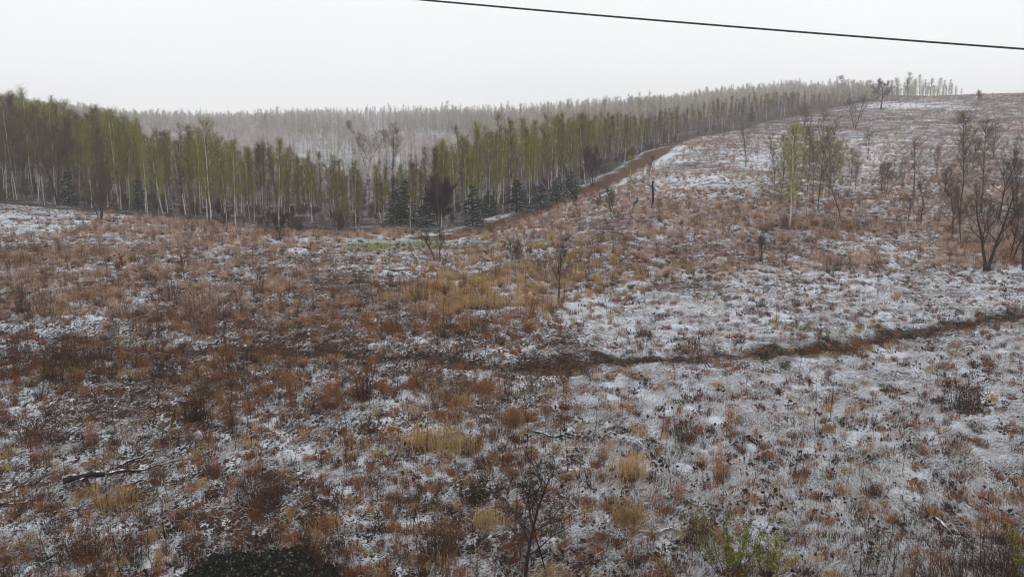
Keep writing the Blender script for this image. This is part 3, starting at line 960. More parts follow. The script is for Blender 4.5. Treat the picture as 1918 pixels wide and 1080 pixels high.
# far woods on the valley slope, the ridges and the back of the hill
def far_points():
    n = 64000
    y = 140 + (880 - 140) * rng.random(n) ** .75
    x = (rng.random(n) * 1.6 - .9) * y
    e = beyond_edge(x, y)
    z = base_h(x, y)
    u, v = project(x, y, z)
    depth = np.interp(u, [0, 500, 650, 780, 900, 1200, 1300, 1600], [120, 75, 38, 50, 90, 110, 70, 60])
    dens = fbm(x * .02, y * .02, 55, 3)
    keep = (e > depth * .8) & (u > -420) & (u < 1660) & (rng.random(n) < np.maximum(np.interp(dens, [.36, .54], [.15, 1]), (y < 270) * .85) * np.where((u < 1000) & (y < 520) & (y > 190), .95, .36))
    crest = (u > 1560) & (u < 1800) & (y > 316) & (y < 385) & (rng.random(n) < np.interp(u, [1560, 1700, 1800], [.9, .55, .15]))
    keep |= crest
    x, y, z, u, v, e, crest = [a[keep] for a in (x, y, z, u, v, e, crest)]
    slope = sstep(1040, 820, u) * sstep(210, 330, u + y * .15) * sstep(470, 380, y + (dens[keep] - .5) * 160)
    rr = rng.random(len(x))
    pt = fbm(x * .022 + 3, y * .022, 97, 3)
    k = np.where(rr < slope * .82, 3, np.where(rng.random(len(x)) < np.interp(pt, [.4, .6], [.1, .75]), 0, np.where(rng.random(len(x)) < .55, 1, 2)))
    h = np.where(k == 3, rng.uniform(3, 7, len(x)), 12.5 * rng.beta(5, 2.2, len(x)) * 1.12)
    cl = fbm(x * .035, y * .035, 71, 3)
    h = h * np.interp(cl, [.3, .68], [.62, 1.25])
    k = np.where((k == 3) & (fbm(x * .03 + 9, y * .03, 72, 3) > .56), np.where(rng.random(len(x)) < .6, 2, 1), k)
    h = h * np.where((u > 1300) & (y < 420), .72, 1)
    h = np.where((slope > .4) & (k != 3), h * .62, h)
    sv = np.interp(u, [-300, 0, 100, 150, 250, 480, 700, 900, 1000, 1100, 1200, 1300, 1400, 1450, 1500, 1570, 1680, 1800],
                   [172, 176, 190, 197, 207, 206, 197, 196, 194, 188, 181, 172, 160, 152, 152, 150, 152, 168])
    allow = CAMZ + ray(u, sv)[1] * y - z
    h = np.minimum(h, np.maximum(allow, 2.0) * rng.uniform(.6, 1.0, len(x)) * np.interp(fbm(x * .06, y * .06, 74, 3), [.3, .7], [.62, 1.25]))
    h = np.where(crest, np.minimum(h, rng.uniform(2.5, 7.5, len(x))), h)
    k = np.where(crest & (k == 3), 2, k)
    return x, y, z, k, h


fx, fy, fz, fk, fh = far_points()
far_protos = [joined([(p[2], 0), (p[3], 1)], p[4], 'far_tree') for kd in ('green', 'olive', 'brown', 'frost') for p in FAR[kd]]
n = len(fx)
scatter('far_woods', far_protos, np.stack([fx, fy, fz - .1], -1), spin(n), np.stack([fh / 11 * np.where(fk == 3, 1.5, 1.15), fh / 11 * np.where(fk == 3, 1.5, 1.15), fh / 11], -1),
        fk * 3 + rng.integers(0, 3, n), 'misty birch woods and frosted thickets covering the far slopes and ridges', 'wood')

# ------------------------------------------------------------------ single spruces at the wood edge

# brush along the foot of the wood
BRUSH = [grow_mesh(900 + i, 1.6, 'shrub', M_dark_bark, M_twig_brown, stems=5, trunk_r=.007, bare=.1, density=.4, thin=1.2) for i in range(4)]
brush_j = []
for a, b in BRUSH:
    bm = MB()
    for me in (a, b):
        v = np.zeros(len(me.vertices) * 3, np.float32); me.vertices.foreach_get('co', v)
        f = np.zeros(len(me.loops), np.int32); me.loops.foreach_get('vertex_index', f)
        bm.add(v.reshape(-1, 3), f.reshape(-1, 3), 0 if me is a else 1)
    brush_j.append(bm.mesh('brush', [a.materials[0], b.materials[0]]))
n = 5000
bx = rng.uniform(-150, 150, n * 3); by = rng.uniform(74, 230, n * 3)
be = beyond_edge(bx, by); bu, bv = project(bx, by, base_h(bx, by))
kp = (be > -4) & (be < 45) & (bu > -250) & (bu < 1600) & (dist_poly(bx, by, TRACK) > 2.6) & (rng.random(n * 3) < np.interp(be, [-4, -1, 1, 20, 45], [.01, .09, .18, .24, .2])) & ((bu < 1230) | (rng.random(n * 3) < .35))
for px_, py_ in SPR_XY:
    kp &= ~((np.abs(bx / by - px_ / py_) * py_ < 2.6) & (by < py_ + 1) & (by > py_ - 12))
bx, by = bx[kp], by[kp]
n = len(bx)
scatter('undergrowth', brush_j, np.stack([bx, by, base_h(bx, by)], -1), spin(n), rng.uniform(.35, 1.15, n), rng.integers(0, 4, n), 'dark leafless brush filling the foot of the wood', 'undergrowth')

for i, (u, v, vt_, lab) in enumerate(SPR):
    p = at(u, v)
    x, y, z = p
    if v < 380 and u < 900: pass
    _, sz = ray(u, vt_)
    h = max(CAMZ + sz * y - z, 1.5)
    t = empty('spruce_tree', (x, y, z), lab, 'spruce', 'spruces at the wood edge', R.uniform(0, 6.28), (h / 5 * (1.7 if 950 < u < 1090 else 1.35),) * 2 + (h / 5,))
    pr = SPRUCE[i % 4]
    child('trunk', pr[0], t); cr_ = child('crown', pr[1], t); child('snow', pr[2], cr_)


# ------------------------------------------------------------------ single trees in the open
G_F = 'bare trees scattered over the open slope'


def tree_at(name, u, v, vtop, label, cat='tree', group=None, utop=None, seed=0, **kw):
    if group == G_F:
        kw['density'] = kw.get('density', 1.0) * .72
    x, y, z = at(u, v, ground_h)
    _, sz = ray(u, vtop)
    h = CAMZ + sz * y - z
    lean = (0, 0)
    if utop is not None:
        sx, _ = ray(utop, vtop)
        lean = ((sx * y - x) / h, 0)
    tr, cr = grow_mesh(seed, h, lean=lean, **kw)
    co = np.zeros(len(cr.vertices) * 3, np.float32); cr.vertices.foreach_get('co', co)
    s = h / max(co.reshape(-1, 3)[:, 2].max(), .1)
    t = empty(name, (x, y, z), label, cat, group, 0, s)
    child('trunk', tr, t); child('crown', cr, t)
    return t, h


tree_at('bare_tree', 1846, 508, 332, 'large dark multi-stemmed bare tree standing at the foot of the slope', group=G_F, seed=1, style='upright', stems=2, trunk_r=.026, bare=.26, density=.8, fan=.13)
tree_at('bare_tree', 1894, 490, 345, 'slim dark forked bare tree just right of the large multi-stemmed tree', group=G_F, seed=2, style='upright', stems=2, trunk_r=.014)
tree_at('bare_tree', 1916, 505, 355, 'dark bare tree cut by the right picture edge', group=G_F, seed=3, style='upright', stems=2, trunk_r=.014)
tree_at('bare_tree', 1868, 420, 265, 'tall dark single-stemmed bare tree rising behind the large multi-stemmed tree', group=G_F, seed=4, style='upright', trunk_r=.014, bare=.45)
tree_at('bare_tree', 1725, 420, 318, 'thin dark tree with upright branches left of the large multi-stemmed tree', group=G_F, seed=5, style='upright', trunk_r=.013)
tree_at('bare_tree', 1712, 357, 248, 'straight dark tree halfway up the slope with fine brown crown', group=G_F, seed=6, style='upright', trunk_r=.012, bare=.35, mat_c=M_twig_brown)
tree_at('bare_tree', 1660, 373, 290, 'low vase-shaped grey tree left of the straight dark tree', group=G_F, seed=7, style='upright', stems=3, trunk_r=.011, mat_t=M_grey_bark, mat_c=M_twig_brown)
tree_at('bare_tree', 1650, 362, 300, 'thin stem standing close behind the vase-shaped grey tree', group=G_F, seed=8, style='upright', trunk_r=.010, mat_c=M_twig_brown)
tree_at('bare_tree', 1600, 241, 168, 'lone forked dark tree high on the slope below the ridge oak', group=G_F, seed=9, style='upright', stems=2, trunk_r=.017, bare=.35)
tree_at('oak_tree', 1650, 205, 142, 'round-crowned dark oak on the hilltop ridge', 'oak', group=None, seed=10, style='spread', trunk_r=.024, density=1.4, bare=.3, thin=2.2)
tree_at('bare_tree', 1397, 313, 228, 'slender dark tree on the left slope above the snow bank', group=G_F, seed=11, style='upright', trunk_r=.012)
tree_at('bare_tree', 1145, 409, 348, 'small thin crooked tree beside the lower earth track', group=G_F, seed=12, style='upright', trunk_r=.013, utop=1138)
tree_at('bare_tree', 1216, 330, 288, 'small round-headed dark tree at the right side of the earth track', group=G_F, seed=13, style='upright', trunk_r=.016)
tree_at('bare_tree', 1575, 414, 318, 'frail brown tree at the dark grass strip right of the birch group', group=G_F, seed=14, style='upright', trunk_r=.010, mat_c=M_twig_brown)
tree_at('bare_tree', 1424, 490, 425, 'low dark bushy tree on the lower slope left of the snowy field', group=G_F, seed=15, style='upright', stems=2, trunk_r=.014, density=.5)
tree_at('bare_tree', 1765, 375, 300, 'small brown tree between the straight dark tree and the large tree', group=G_F, seed=16, style='upright', stems=2, trunk_r=.011, mat_c=M_twig_brown)
for i, (u, v, vt_, w_, lab) in enumerate([
        (1783, 448, 330, 1, 'thin bare stem in the brown grass left of the large multi-stemmed tree'), (1800, 452, 345, 1, 'short bare stem beside the large multi-stemmed tree, on its left'),
        (1885, 345, 240, 2, 'brown forked tree uphill of the right picture edge group'), (1905, 400, 290, 2, 'dense dark tree behind the slim forked tree at the right edge'),
        (1752, 335, 262, 1, 'slim brown tree uphill right of the straight dark tree'), (1692, 345, 280, 1, 'faint brown tree just left of the straight dark tree'),
        (1815, 330, 238, 2, 'wide faint tree high behind the large multi-stemmed tree'), (1860, 300, 215, 1, 'faint brown tree near the upper right slope'),
        (1560, 275, 215, 1, 'small brown tree between the birch group and the high forked tree'), (1625, 300, 240, 1, 'thin brown tree below the high forked tree'),
        (1440, 300, 250, 1, 'small thin tree left of the birch group'), (1700, 425, 350, 1, 'low brown tree left of the thin dark tree with upright branches'),
        (1845, 455, 360, 2, 'smaller dark tree in the shade of the large multi-stemmed tree'), (1505, 250, 185, 1, 'small reddish tree at the end of the hill track'),
        (1120, 402, 362, 1, 'tiny bare tree left of the crooked one by the earth track'), (1080, 395, 365, 1, 'smallest bare stem beside the lower earth track')]):
    tree_at('bare_tree', u, v, vt_, lab, group=G_F, seed=200 + i, style='upright', stems=w_, trunk_r=.011, bare=.28, density=.9, mat_c=M_twig_brown if i % 3 else M_twig_dark, mat_t=M_dark_bark if i % 2 else M_grey_bark)
tree_at('bare_tree', 1835, 195, 166, 'tiny forked bare tree alone on the right skyline', group=G_F, seed=17, style='upright', stems=2, trunk_r=.016, thin=2)
tree_at('bare_tree', 1490, 290, 190, 'thin reddish brown sapling tree standing above the birch group', group=G_F, seed=18, style='upright', trunk_r=.010, mat_c=M_twig_brown)
tree_at('bare_tree', 1525, 305, 195, 'twin-stemmed thin tree behind the birch group', group=G_F, seed=19, style='upright', stems=2, trunk_r=.010, mat_c=M_twig_brown)
tree_at('bare_tree', 820, 489, 425, 'low bare tree with two trunks spreading in a V in the valley meadow', seed=22, style='upright', stems=2, trunk_r=.030, bare=.4, density=.3, fan=.36)
tree_at('bare_tree', 966, 488, 448, 'small vase-shaped bare bush right of the V-shaped tree', group=None, seed=23, style='shrub', stems=4, trunk_r=.014, density=.3, mat_c=M_twig_brown)
tree_at('young_tree', 1045, 570, 432, 'slim crooked young tree with pale upper stem standing in the meadow', utop=1056, seed=24, style='sapling', trunk_r=.019, bare=.42, density=.25, mat_t=M_grey_bark)
tree_at('bare_tree', 527, 453, 385, 'small dark bare tree in front of the left wood edge', seed=25, style='upright', trunk_r=.016)
tree_at('brown_bush', 189, 413, 285, 'tall dense rusty brown bush with short trunk before the left wood', 'bush', seed=26, style='upright', stems=5, trunk_r=.009, mat_c=M_twig_brown, bare=.15, density=.8)
tree_at('dark_bush', 823, 425, 320, 'large round blackish bush between the snowy spruces', 'bush', seed=27, style='upright', stems=6, trunk_r=.009, bare=.1, density=1.5)
tree_at('oak_tree', 108, 384, 178, 'big dark oak with wide heavy limbs at the left wood edge', 'oak', seed=28, style='upright', stems=2, trunk_r=.014, bare=.3, density=1.3, mat_c=M_twig_brown, thin=1.3)
tree_at('bare_tree', 1110, 348, 265, 'dark multi-stemmed tree leaning over the earth track at the wood edge', seed=29, style='upright', stems=4, trunk_r=.010, density=1.2)
tree_at('bare_tree', 738, 330, 222, 'tall dark tree standing clear above the valley gap', group='tall dark trees above the valley', seed=30, style='upright', trunk_r=.012, thin=1.6, mat_c=M_twig_brown)
tree_at('bare_tree', 688, 320, 235, 'dark forked tree left of the tallest one above the valley gap', group='tall dark trees above the valley', seed=31, style='upright', stems=2, trunk_r=.012, thin=1.6, mat_c=M_twig_brown)
tree_at('bare_tree', 655, 262, 222, 'dark little tree on the frosted valley slope', group='tall dark trees above the valley', seed=32, style='upright', stems=2, trunk_r=.012, thin=1.8)

# pale birches standing by themselves
def birch_at(u, v, vtop, kind, label, group, lean=0.0, wide=1.0):
    x, y, z = at(u, v, ground_h)
    _, sz = ray(u, vtop)
    h = CAMZ + sz * y - z
    pr = (WIDE if wide > 1.1 else PROTO)[kind][R.randrange(3)]
    s = h / 11
    wide = 1 + (wide - 1) * .8
    t = empty('birch_tree', (x, y, z - .05), label, 'birch', group, R.uniform(0, 6.28), (s * wide, s * wide, s))
    child('trunk', pr[0], t); child('crown', pr[1], t)
    t.rotation_euler = (0, lean, 0)


G_B = 'birches standing in a loose group on the slope'
birch_at(1478, 426, 238, 'green', 'leftmost and fullest birch of the group on the slope', G_B, wide=1.5)
birch_at(1500, 350, 250, 'olive', 'thin olive birch behind the fullest birch of the slope group', G_B, wide=1.3)
birch_at(1541, 372, 240, 'green', 'white-stemmed birch in the middle of the slope group', G_B, .02, 1.6)
birch_at(1522, 380, 262, 'olive', 'slim birch just left of the white-stemmed middle birch', G_B, -.03, 1.3)
birch_at(1562, 350, 270, 'olive', 'small brown-green birch on the right of the slope group', G_B, .03, 1.4)
birch_at(1590, 365, 280, 'olive', 'low spreading birch at the far right of the slope group', G_B, .06, 1.5)
for u_, v_, t_, k_, l_ in [(1462, 380, 255, 'olive', 'slim birch on the left flank of the slope group'), (1490, 395, 245, 'green', 'birch close right of the fullest one in the slope group'),
                           (1512, 360, 240, 'olive', 'olive birch at the back of the slope group'), (1532, 395, 262, 'olive', 'birch left below the white-stemmed middle birch'),
                           (1552, 385, 255, 'olive', 'olive birch right below the white-stemmed middle birch'), (1572, 372, 268, 'green', 'birch in the right half of the slope group'),
                           (1602, 355, 285, 'olive', 'outermost small birch at the right of the slope group'), (1450, 365, 275, 'olive', 'outermost small birch at the left of the slope group')]:
    birch_at(u_, v_, t_, k_, l_, G_B, R.gauss(0, .02), 1.5)
birch_at(1797, 420, 215, 'olive', 'tall faint brown birch left of the large multi-stemmed tree', None, 0, 1.5)
birch_at(1838, 400, 228, 'brown', 'thin-crowned brown birch directly behind the large multi-stemmed tree', None, 0, 1.4)
birch_at(1180, 378, 295, 'green', 'small yellow-green birch at the lower right side of the track', None, 0, 1.2)
birch_at(648, 442, 300, 'olive', 'birch with forked white branches at the end of the left wood edge', None, -.02)
birch_at(440, 432, 262, 'green', 'birch with two bright white stems in front of the left wood', None, .02)
birch_at(395, 420, 228, 'green', 'tall full green birch with straight white stem at the left wood edge', None, .01, 1.3)
birch_at(32, 374, 200, 'olive', 'white birch leaning left at the far left wood edge', None, -.13)
birch_at(62, 372, 195, 'green', 'second leaning white birch at the far left wood edge', None, -.10)
birch_at(84, 385, 205, 'olive', 'leaning birch with greenish white stem just left of the big oak', None, -.08)
birch_at(942, 400, 255, 'green', 'birch with three white stems forking above the earth track', None, .02)
birch_at(1070, 360, 235, 'green', 'green birch rising from the right of the wide spruce clump', None, 0, 1.2)

# hilltop trees on the right skyline
for i, (u, v, vtop, kd, lab) in enumerate([
        (1580, 196, 143, 'green', 'tallest pointed green birch of the hilltop row'), (1600, 194, 150, 'olive', 'slim birch right of the tallest hilltop birch'),
        (1617, 192, 145, 'olive', 'thin brown-green birch between the tallest birch and the ridge oak'), (1632, 190, 150, 'brown', 'bare brown tree behind the left of the ridge oak'),
        (1672, 188, 150, 'brown', 'slender bare tree behind the right of the ridge oak'), (1683, 186, 147, 'olive', 'olive birch just right of the ridge oak'),
        (1694, 182, 146, 'olive', 'first birch of the dense hilltop clump'), (1703, 180, 136, 'green', 'pointed green birch topping the dense hilltop clump'),
        (1712, 180, 150, 'green', 'shorter green birch in the dense hilltop clump'), (1722, 180, 140, 'brown', 'brown tree in the dense hilltop clump'),
        (1733, 179, 148, 'dark', 'dark upright tree right of the dense hilltop clump'), (1742, 180, 150, 'dark', 'round dark tree on the hilltop beside the upright one'),
        (1756, 179, 146, 'brown', 'slim brown tree toward the end of the hilltop row'), (1766, 178, 150, 'olive', 'pale birch toward the end of the hilltop row'),
        (1777, 178, 148, 'brown', 'last full tree of the hilltop row'),
        (1588, 193, 158, 'brown', 'low brown tree between the two left birches of the hilltop row'), (1608, 192, 160, 'green', 'low greenish birch left of the ridge oak, under taller ones'),
        (1699, 182, 152, 'dark', 'dark low tree inside the dense hilltop clump'), (1708, 181, 143, 'olive', 'slim olive birch in the middle of the dense hilltop clump'),
        (1727, 180, 155, 'olive', 'low olive tree at the right of the dense hilltop clump'), (1738, 180, 157, 'brown', 'low brown tree between the two dark hilltop trees'),
        (1749, 179, 158, 'olive', 'low olive tree right of the round dark hilltop tree'), (1771, 178, 158, 'dark', 'low dark tree near the end of the hilltop row'),
        (1645, 187, 153, 'olive', 'pale birch crown seen through the ridge oak'), (1660, 187, 156, 'brown', 'low brown tree under the right limbs of the ridge oak'),
        (1782, 178, 155, 'dark', 'small dark tree ending the hilltop row'), (1800, 177, 165, 'brown', 'lowest brown shrub on the right skyline'),
        (1790, 177, 160, 'brown', 'low shrubby tree past the end of the hilltop row')]):
    x, y, z = at(u, v)
    _, sz = ray(u, vtop)
    h = max(CAMZ + sz * y - z, 2.5) * R.uniform(.85, 1.08)
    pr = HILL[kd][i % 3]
    s = h / 11
    t = empty('hilltop_tree', (x, y, z - .05), lab, 'tree', 'trees in the row on the hilltop', R.uniform(0, 6.28), (s * R.uniform(1.4, 2.3),) * 2 + (s,))
    child('trunk', pr[0], t); child('crown', pr[1], t)


# ------------------------------------------------------------------ dead stalks, grass and litter
def stalk_tuft(seed, H, n, rad, mat, head=None, fuzz=0, base_mat=None, spread=.25, nb=20):
    rg = np.random.default_rng(seed)
    mb = MB()
    a = rg.uniform(0, 6.28, n); r = spread * np.sqrt(rg.random(n))
    p0 = np.stack([np.cos(a) * r, np.sin(a) * r, np.full(n, -.04)], -1)
    h = H * rg.uniform(.5, 1.08, n)
    ln = rg.normal(size=(n, 2)) * .16
    p1 = p0 + np.stack([ln[:, 0] * h + np.cos(a) * r * .4, ln[:, 1] * h + np.sin(a) * r * .4, h], -1)
    mb.cones(p0, p1, rad, 0)
    # side twigs and seed heads
    k = 4
    idx = np.repeat(np.arange(n), k)
    f = rg.uniform(.45, .98, (len(idx), 1))
    b = p0[idx] * (1 - f) + p1[idx] * f
    e = b + unit(rg.normal(size=(len(idx), 3)) * .6 + np.array([0, 0, .8])) * rg.uniform(.05, .14, (len(idx), 1))
    mb.cones(b, e, rad * .6, 0)
    if fuzz:
        idx = np.repeat(np.arange(n), fuzz)
        f = rg.uniform(.55, 1.02, (len(idx), 1))
        mb.flakes(p0[idx] * (1 - f) + p1[idx] * f + rg.normal(size=(len(idx), 3)) * .035, rg.uniform(.025, .06, len(idx)), 1, rg=rg)
    if nb:
        a = rg.uniform(0, 6.28, nb)
        q0 = np.stack([rg.normal(size=nb) * spread * .5, rg.normal(size=nb) * spread * .5, np.zeros(nb)], -1)
        L_ = rg.uniform(.2, .45, nb)
        q1 = q0 + np.stack([np.cos(a) * L_ * .4, np.sin(a) * L_ * .4, L_ * .55], -1)
        q2 = q0 + np.stack([np.cos(a) * L_, np.sin(a) * L_, L_ * .25], -1)
        mb.blades(q0, q1, q2, .012, 2, rg)
    return mb.mesh('tuft', [mat, head or mat, base_mat or mat])


def grass_clump(seed, H, n, mat, spread=.2, w=.011):
    rg = np.random.default_rng(seed)
    mb = MB()
    a = rg.uniform(0, 6.28, n)
    q0 = np.stack([rg.normal(size=n) * spread * .5, rg.normal(size=n) * spread * .5, np.full(n, -.03)], -1)
    L_ = H * rg.uniform(.5, 1.1, n)
    out = rg.uniform(.15, .8, n)
    q1 = q0 + np.stack([np.cos(a) * L_ * .3 * out, np.sin(a) * L_ * .3 * out, L_ * .65], -1)
    q2 = q0 + np.stack([np.cos(a) * L_ * out, np.sin(a) * L_ * out, L_ * (1.05 - out * .55)], -1)
    mb.blades(q0, q1, q2, w, 0, rg)
    return mb.mesh('clump', mat)


def matted_patch(seed, n, snowy):
    """flattened blades, most of them lying one way, some carrying snow"""
    rg = np.random.default_rng(seed)
    mb = MB()
    a = rg.normal(size=n) * .55 + (rg.random(n) < .3) * rg.uniform(-1.5, 1.5, n)
    q0 = np.stack([rg.normal(size=n) * .2, rg.normal(size=n) * .2, rg.uniform(0, .05, n)], -1)
    L_ = rg.uniform(.12, .36, n)
    hh = rg.uniform(.02, .10, n)
    q1 = q0 + np.stack([np.cos(a) * L_ * .5, np.sin(a) * L_ * .5, hh], -1)
    q2 = q0 + np.stack([np.cos(a) * L_, np.sin(a) * L_, rg.uniform(-.02, .04, n)], -1)
    k = rg.random(n) < snowy
    mb.blades(q0[k], q1[k], q2[k], rg.uniform(.006, .013, k.sum()), 0, rg)
    k = ~k
    mb.blades(q0[k], q1[k], q2[k], rg.uniform(.004, .009, k.sum()), 1, rg)
    return mb.mesh('matted', [M_matted, M_matted_tan])


def leaf_heap(seed, n, mat):
    rg = np.random.default_rng(seed)
    mb = MB()
    c = np.stack([rg.normal(size=n) * .13, rg.normal(size=n) * .11, np.abs(rg.normal(size=n)) * .07 + .02], -1)
    mb.flakes(c, rg.uniform(.06, .15, n), 0, .3, rg)
    b = c[: n // 2]
    mb.cones(b * [1, 1, 0], b + [0, 0, .12], .006, 0)
    return mb.mesh('leaves', mat)


def spike(seed, H, mat):
    """single tall dry weed stem with a few side shoots"""
    rg = np.random.default_rng(seed)
    mb = MB()
    k = 6
    t = np.linspace(0, 1, k)
    P = np.stack([np.cumsum(rg.normal(size=k)) * .03 * H, np.cumsum(rg.normal(size=k)) * .03 * H, t * H - .05], -1)
    P[:, :2] -= P[0, :2]
    mb.tube(P, .008 * (1 - .7 * t), 4)
    m = 12
    f = rg.uniform(.3, 1, m)
    b = np.stack([np.interp(f, t, P[:, i]) for i in range(3)], -1)
    e = b + unit(rg.normal(size=(m, 3)) * .6 + np.array([0, 0, .9])) * rg.uniform(.08, .28, (m, 1))
    mb.cones(b, e, .0045, 0)
    mb.flakes(e, rg.uniform(.02, .05, m), 0, rg=rg)
    return mb.mesh('spike', mat)


TUFTS = dict(
    russet=[stalk_tuft(10 + i, R.uniform(.65, 1.05), 30, .0055, M_russet, M_russet, 3, M_russet) for i in range(5)],
    pink=[stalk_tuft(30 + i, R.uniform(.6, .95), 26, .005, M_pinktan, M_pinktan, 6, M_russet) for i in range(5)],
    umber=[stalk_tuft(50 + i, R.uniform(.8, 1.35), 22, .0085, M_umber, M_umber, 3, M_umber) for i in range(4)],
    gold=[grass_clump(70 + i, R.uniform(.6, .95), 130, M_tan, .3) for i in range(4)])
TPROTO = TUFTS['russet'] + TUFTS['pink'] + TUFTS['umber'] + TUFTS['gold']


def sample(n, y0, y1, power, wide=.72):
    """ground points whose density per square metre falls with distance"""
    t = rng.random(n)
    k = power
    y = (y0 ** k + (y1 ** k - y0 ** k) * t) ** (1 / k) if abs(k) > 1e-3 else y0 * (y1 / y0) ** t
    x = (rng.random(n) * 2 - 1) * (wide * y + 3)
    return x, y


# tall dead weeds
n = 150000
x, y = sample(n, 14, 345, .5)
q = zones(x, y)
kp = rng.random(n) < q['tall'] ** 1.3 * (.16 + .20 * q['pink'] + .12 * (q['u'] > 950) * sstep(470, 330, q['v']))
x, y = x[kp], y[kp]; q = {k: a[kp] for k, a in q.items()}
n = len(x)
r = rng.random(n)
kind = np.full(n, 0)
kind = np.where(r < q['pink'] * .72, 1, kind)
dark = .20 + .5 * blob(q['u'], q['v'], [(1700, 620, 260, 40, .9), (1200, 668, 160, 14, .9), (520, 640, 300, 90, .25), (120, 680, 260, 90, 1), (1540, 424, 90, 12, 1.2), (60, 800, 200, 100, .5), (1850, 455, 60, 16, .6)])
kind = np.where(rng.random(n) < dark * np.where(kind == 1, .45, 1), 2, kind)
kind = np.where((q['mud'] > .25) & (q['u'] > 900), np.where(rng.random(n) < .7, 2, 0), kind)
kind = np.where(rng.random(n) < q['gold'] * .85, 3, kind)
idx = np.where(kind == 0, rng.integers(0, 5, n), np.where(kind == 1, 5 + rng.integers(0, 5, n), np.where(kind == 2, 10 + rng.integers(0, 4, n), 14 + rng.integers(0, 4, n))))
scl = np.where((q['mud'] > .2) & (q['u'] > 900), .62, 1) * rng.uniform(.4, 1.1, n) * np.interp(q['tall'], [0, .6], [.6, 1.0]) * np.interp(q['v'], [180, 400], [.75, 1])
scatter('dead_weeds', TPROTO, np.stack([x, y, ground_h(x, y)], -1), spin(n), scl, idx, 'dense standing stalks of last year\'s weeds, rusty, pinkish tan and umber', 'weeds')
print('weeds', n)

# flattened snowy grass near the viewer
n = 42000
x, y = sample(n, 13, 85, .25, .68)
q = zones(x, y)
kp = (rng.random(n) < .18 + .34 * q['right']) & (q['e'] < 0) & (q['mud'] < .5)
x, y = x[kp], y[kp]; q = {k: a[kp] for k, a in q.items()}
n = len(x)
rot = spin(n)
rot[:, 2] = (fbm(x * .12, y * .12, 77, 2) - .5) * 7 - .4 + rng.normal(size=n) * .35
MAT = [matted_patch(300 + i, 46, .72) for i in range(3)] + [matted_patch(310 + i, 46, .35) for i in range(3)]
idx = np.where(rng.random(n) < np.clip(q['snow'], .1, 1), rng.integers(0, 3, n), 3 + rng.integers(0, 3, n))
scatter('matted_grass', MAT, np.stack([x, y, ground_h(x, y) - .01], -1), rot, rng.uniform(.7, 1.3, n), idx, 'flattened dead grass blades dusted with snow', 'grass')
print('matted', n)

# low russet and tan grass clumps and withered leaves
LOW = [grass_clump(400 + i, .32, 55, [M_russet, M_umber, M_russet, M_umber, M_tan, M_russet][i], .16, .009) for i in range(6)]
n = 34000
x, y = sample(n, 13, 120, .3, .68)
q = zones(x, y)
kp = (rng.random(n) < (.30 + .45 * q['tall'] - .02 * q['right']) * sstep(.3, .6, q['n2'] + .1) - .3 * q['mud']) & (q['e'] < 0)
x, y = x[kp], y[kp]
n = len(x)
scatter('low_grass', LOW, np.stack([x, y, ground_h(x, y)], -1), spin(n), rng.uniform(.6, 1.3, n), rng.integers(0, 6, n), 'low clumps of rusty and straw coloured grass poking through the snow', 'grass')
print('low', n)

LITTER = [leaf_heap(500 + i, 16, M_leaf_dark) for i in range(4)]
n = 15000
x, y = sample(n, 13, 75, .3, .68)
q = zones(x, y)
kp = (rng.random(n) < .10 + .35 * q['right'] * sstep(.42, .62, q['n2']) + .25 * q['mud']) & (q['e'] < 0)
x, y = x[kp], y[kp]
n = len(x)
scatter('withered_leaves', LITTER, np.stack([x, y, ground_h(x, y)], -1), spin(n), rng.uniform(.35, 1.25, n) ** 1.2, rng.integers(0, 4, n), 'curled dark withered leaves scattered on the snowy grass', 'leaves')
print('leaves', n)

SPK = [spike(600 + i, R.uniform(1.0, 1.7), M_black_stalk if i % 2 else M_umber) for i in range(6)]
n = 9000
x, y = sample(n, 13, 110, .3, .68)
q = zones(x, y)
kp = (rng.random(n) < .12 + .60 * q['tall'] * (q['u'] < 1150) - .07 * q['right']) & (q['e'] < 0)
x, y = x[kp], y[kp]
n = len(x)
scatter('dry_stems', SPK, np.stack([x, y, ground_h(x, y)], -1), spin(n), rng.uniform(.6, 1.25, n), rng.integers(0, 6, n), 'thin tall dark weed stems standing in the snow', 'weeds')
print('stems', n)


# ------------------------------------------------------------------ countable clumps and single things near the viewer
def tuft_at(u, v, h, me, label, cat, name, group, wide=1.0):
    x, y, z = at(u, v, ground_h)
    co = np.zeros(len(me.vertices) * 3, np.float32); me.vertices.foreach_get('co', co)
    s = h / co.reshape(-1, 3)[:, 2].max()
    o = bpy.data.objects.new(name, me)
    COL.objects.link(o)
    o.location = (x, y, z); o.scale = (s * wide, s * wide, s); o.rotation_euler = (0, 0, R.uniform(0, 6.28))
    return tag(o, label, cat, group)


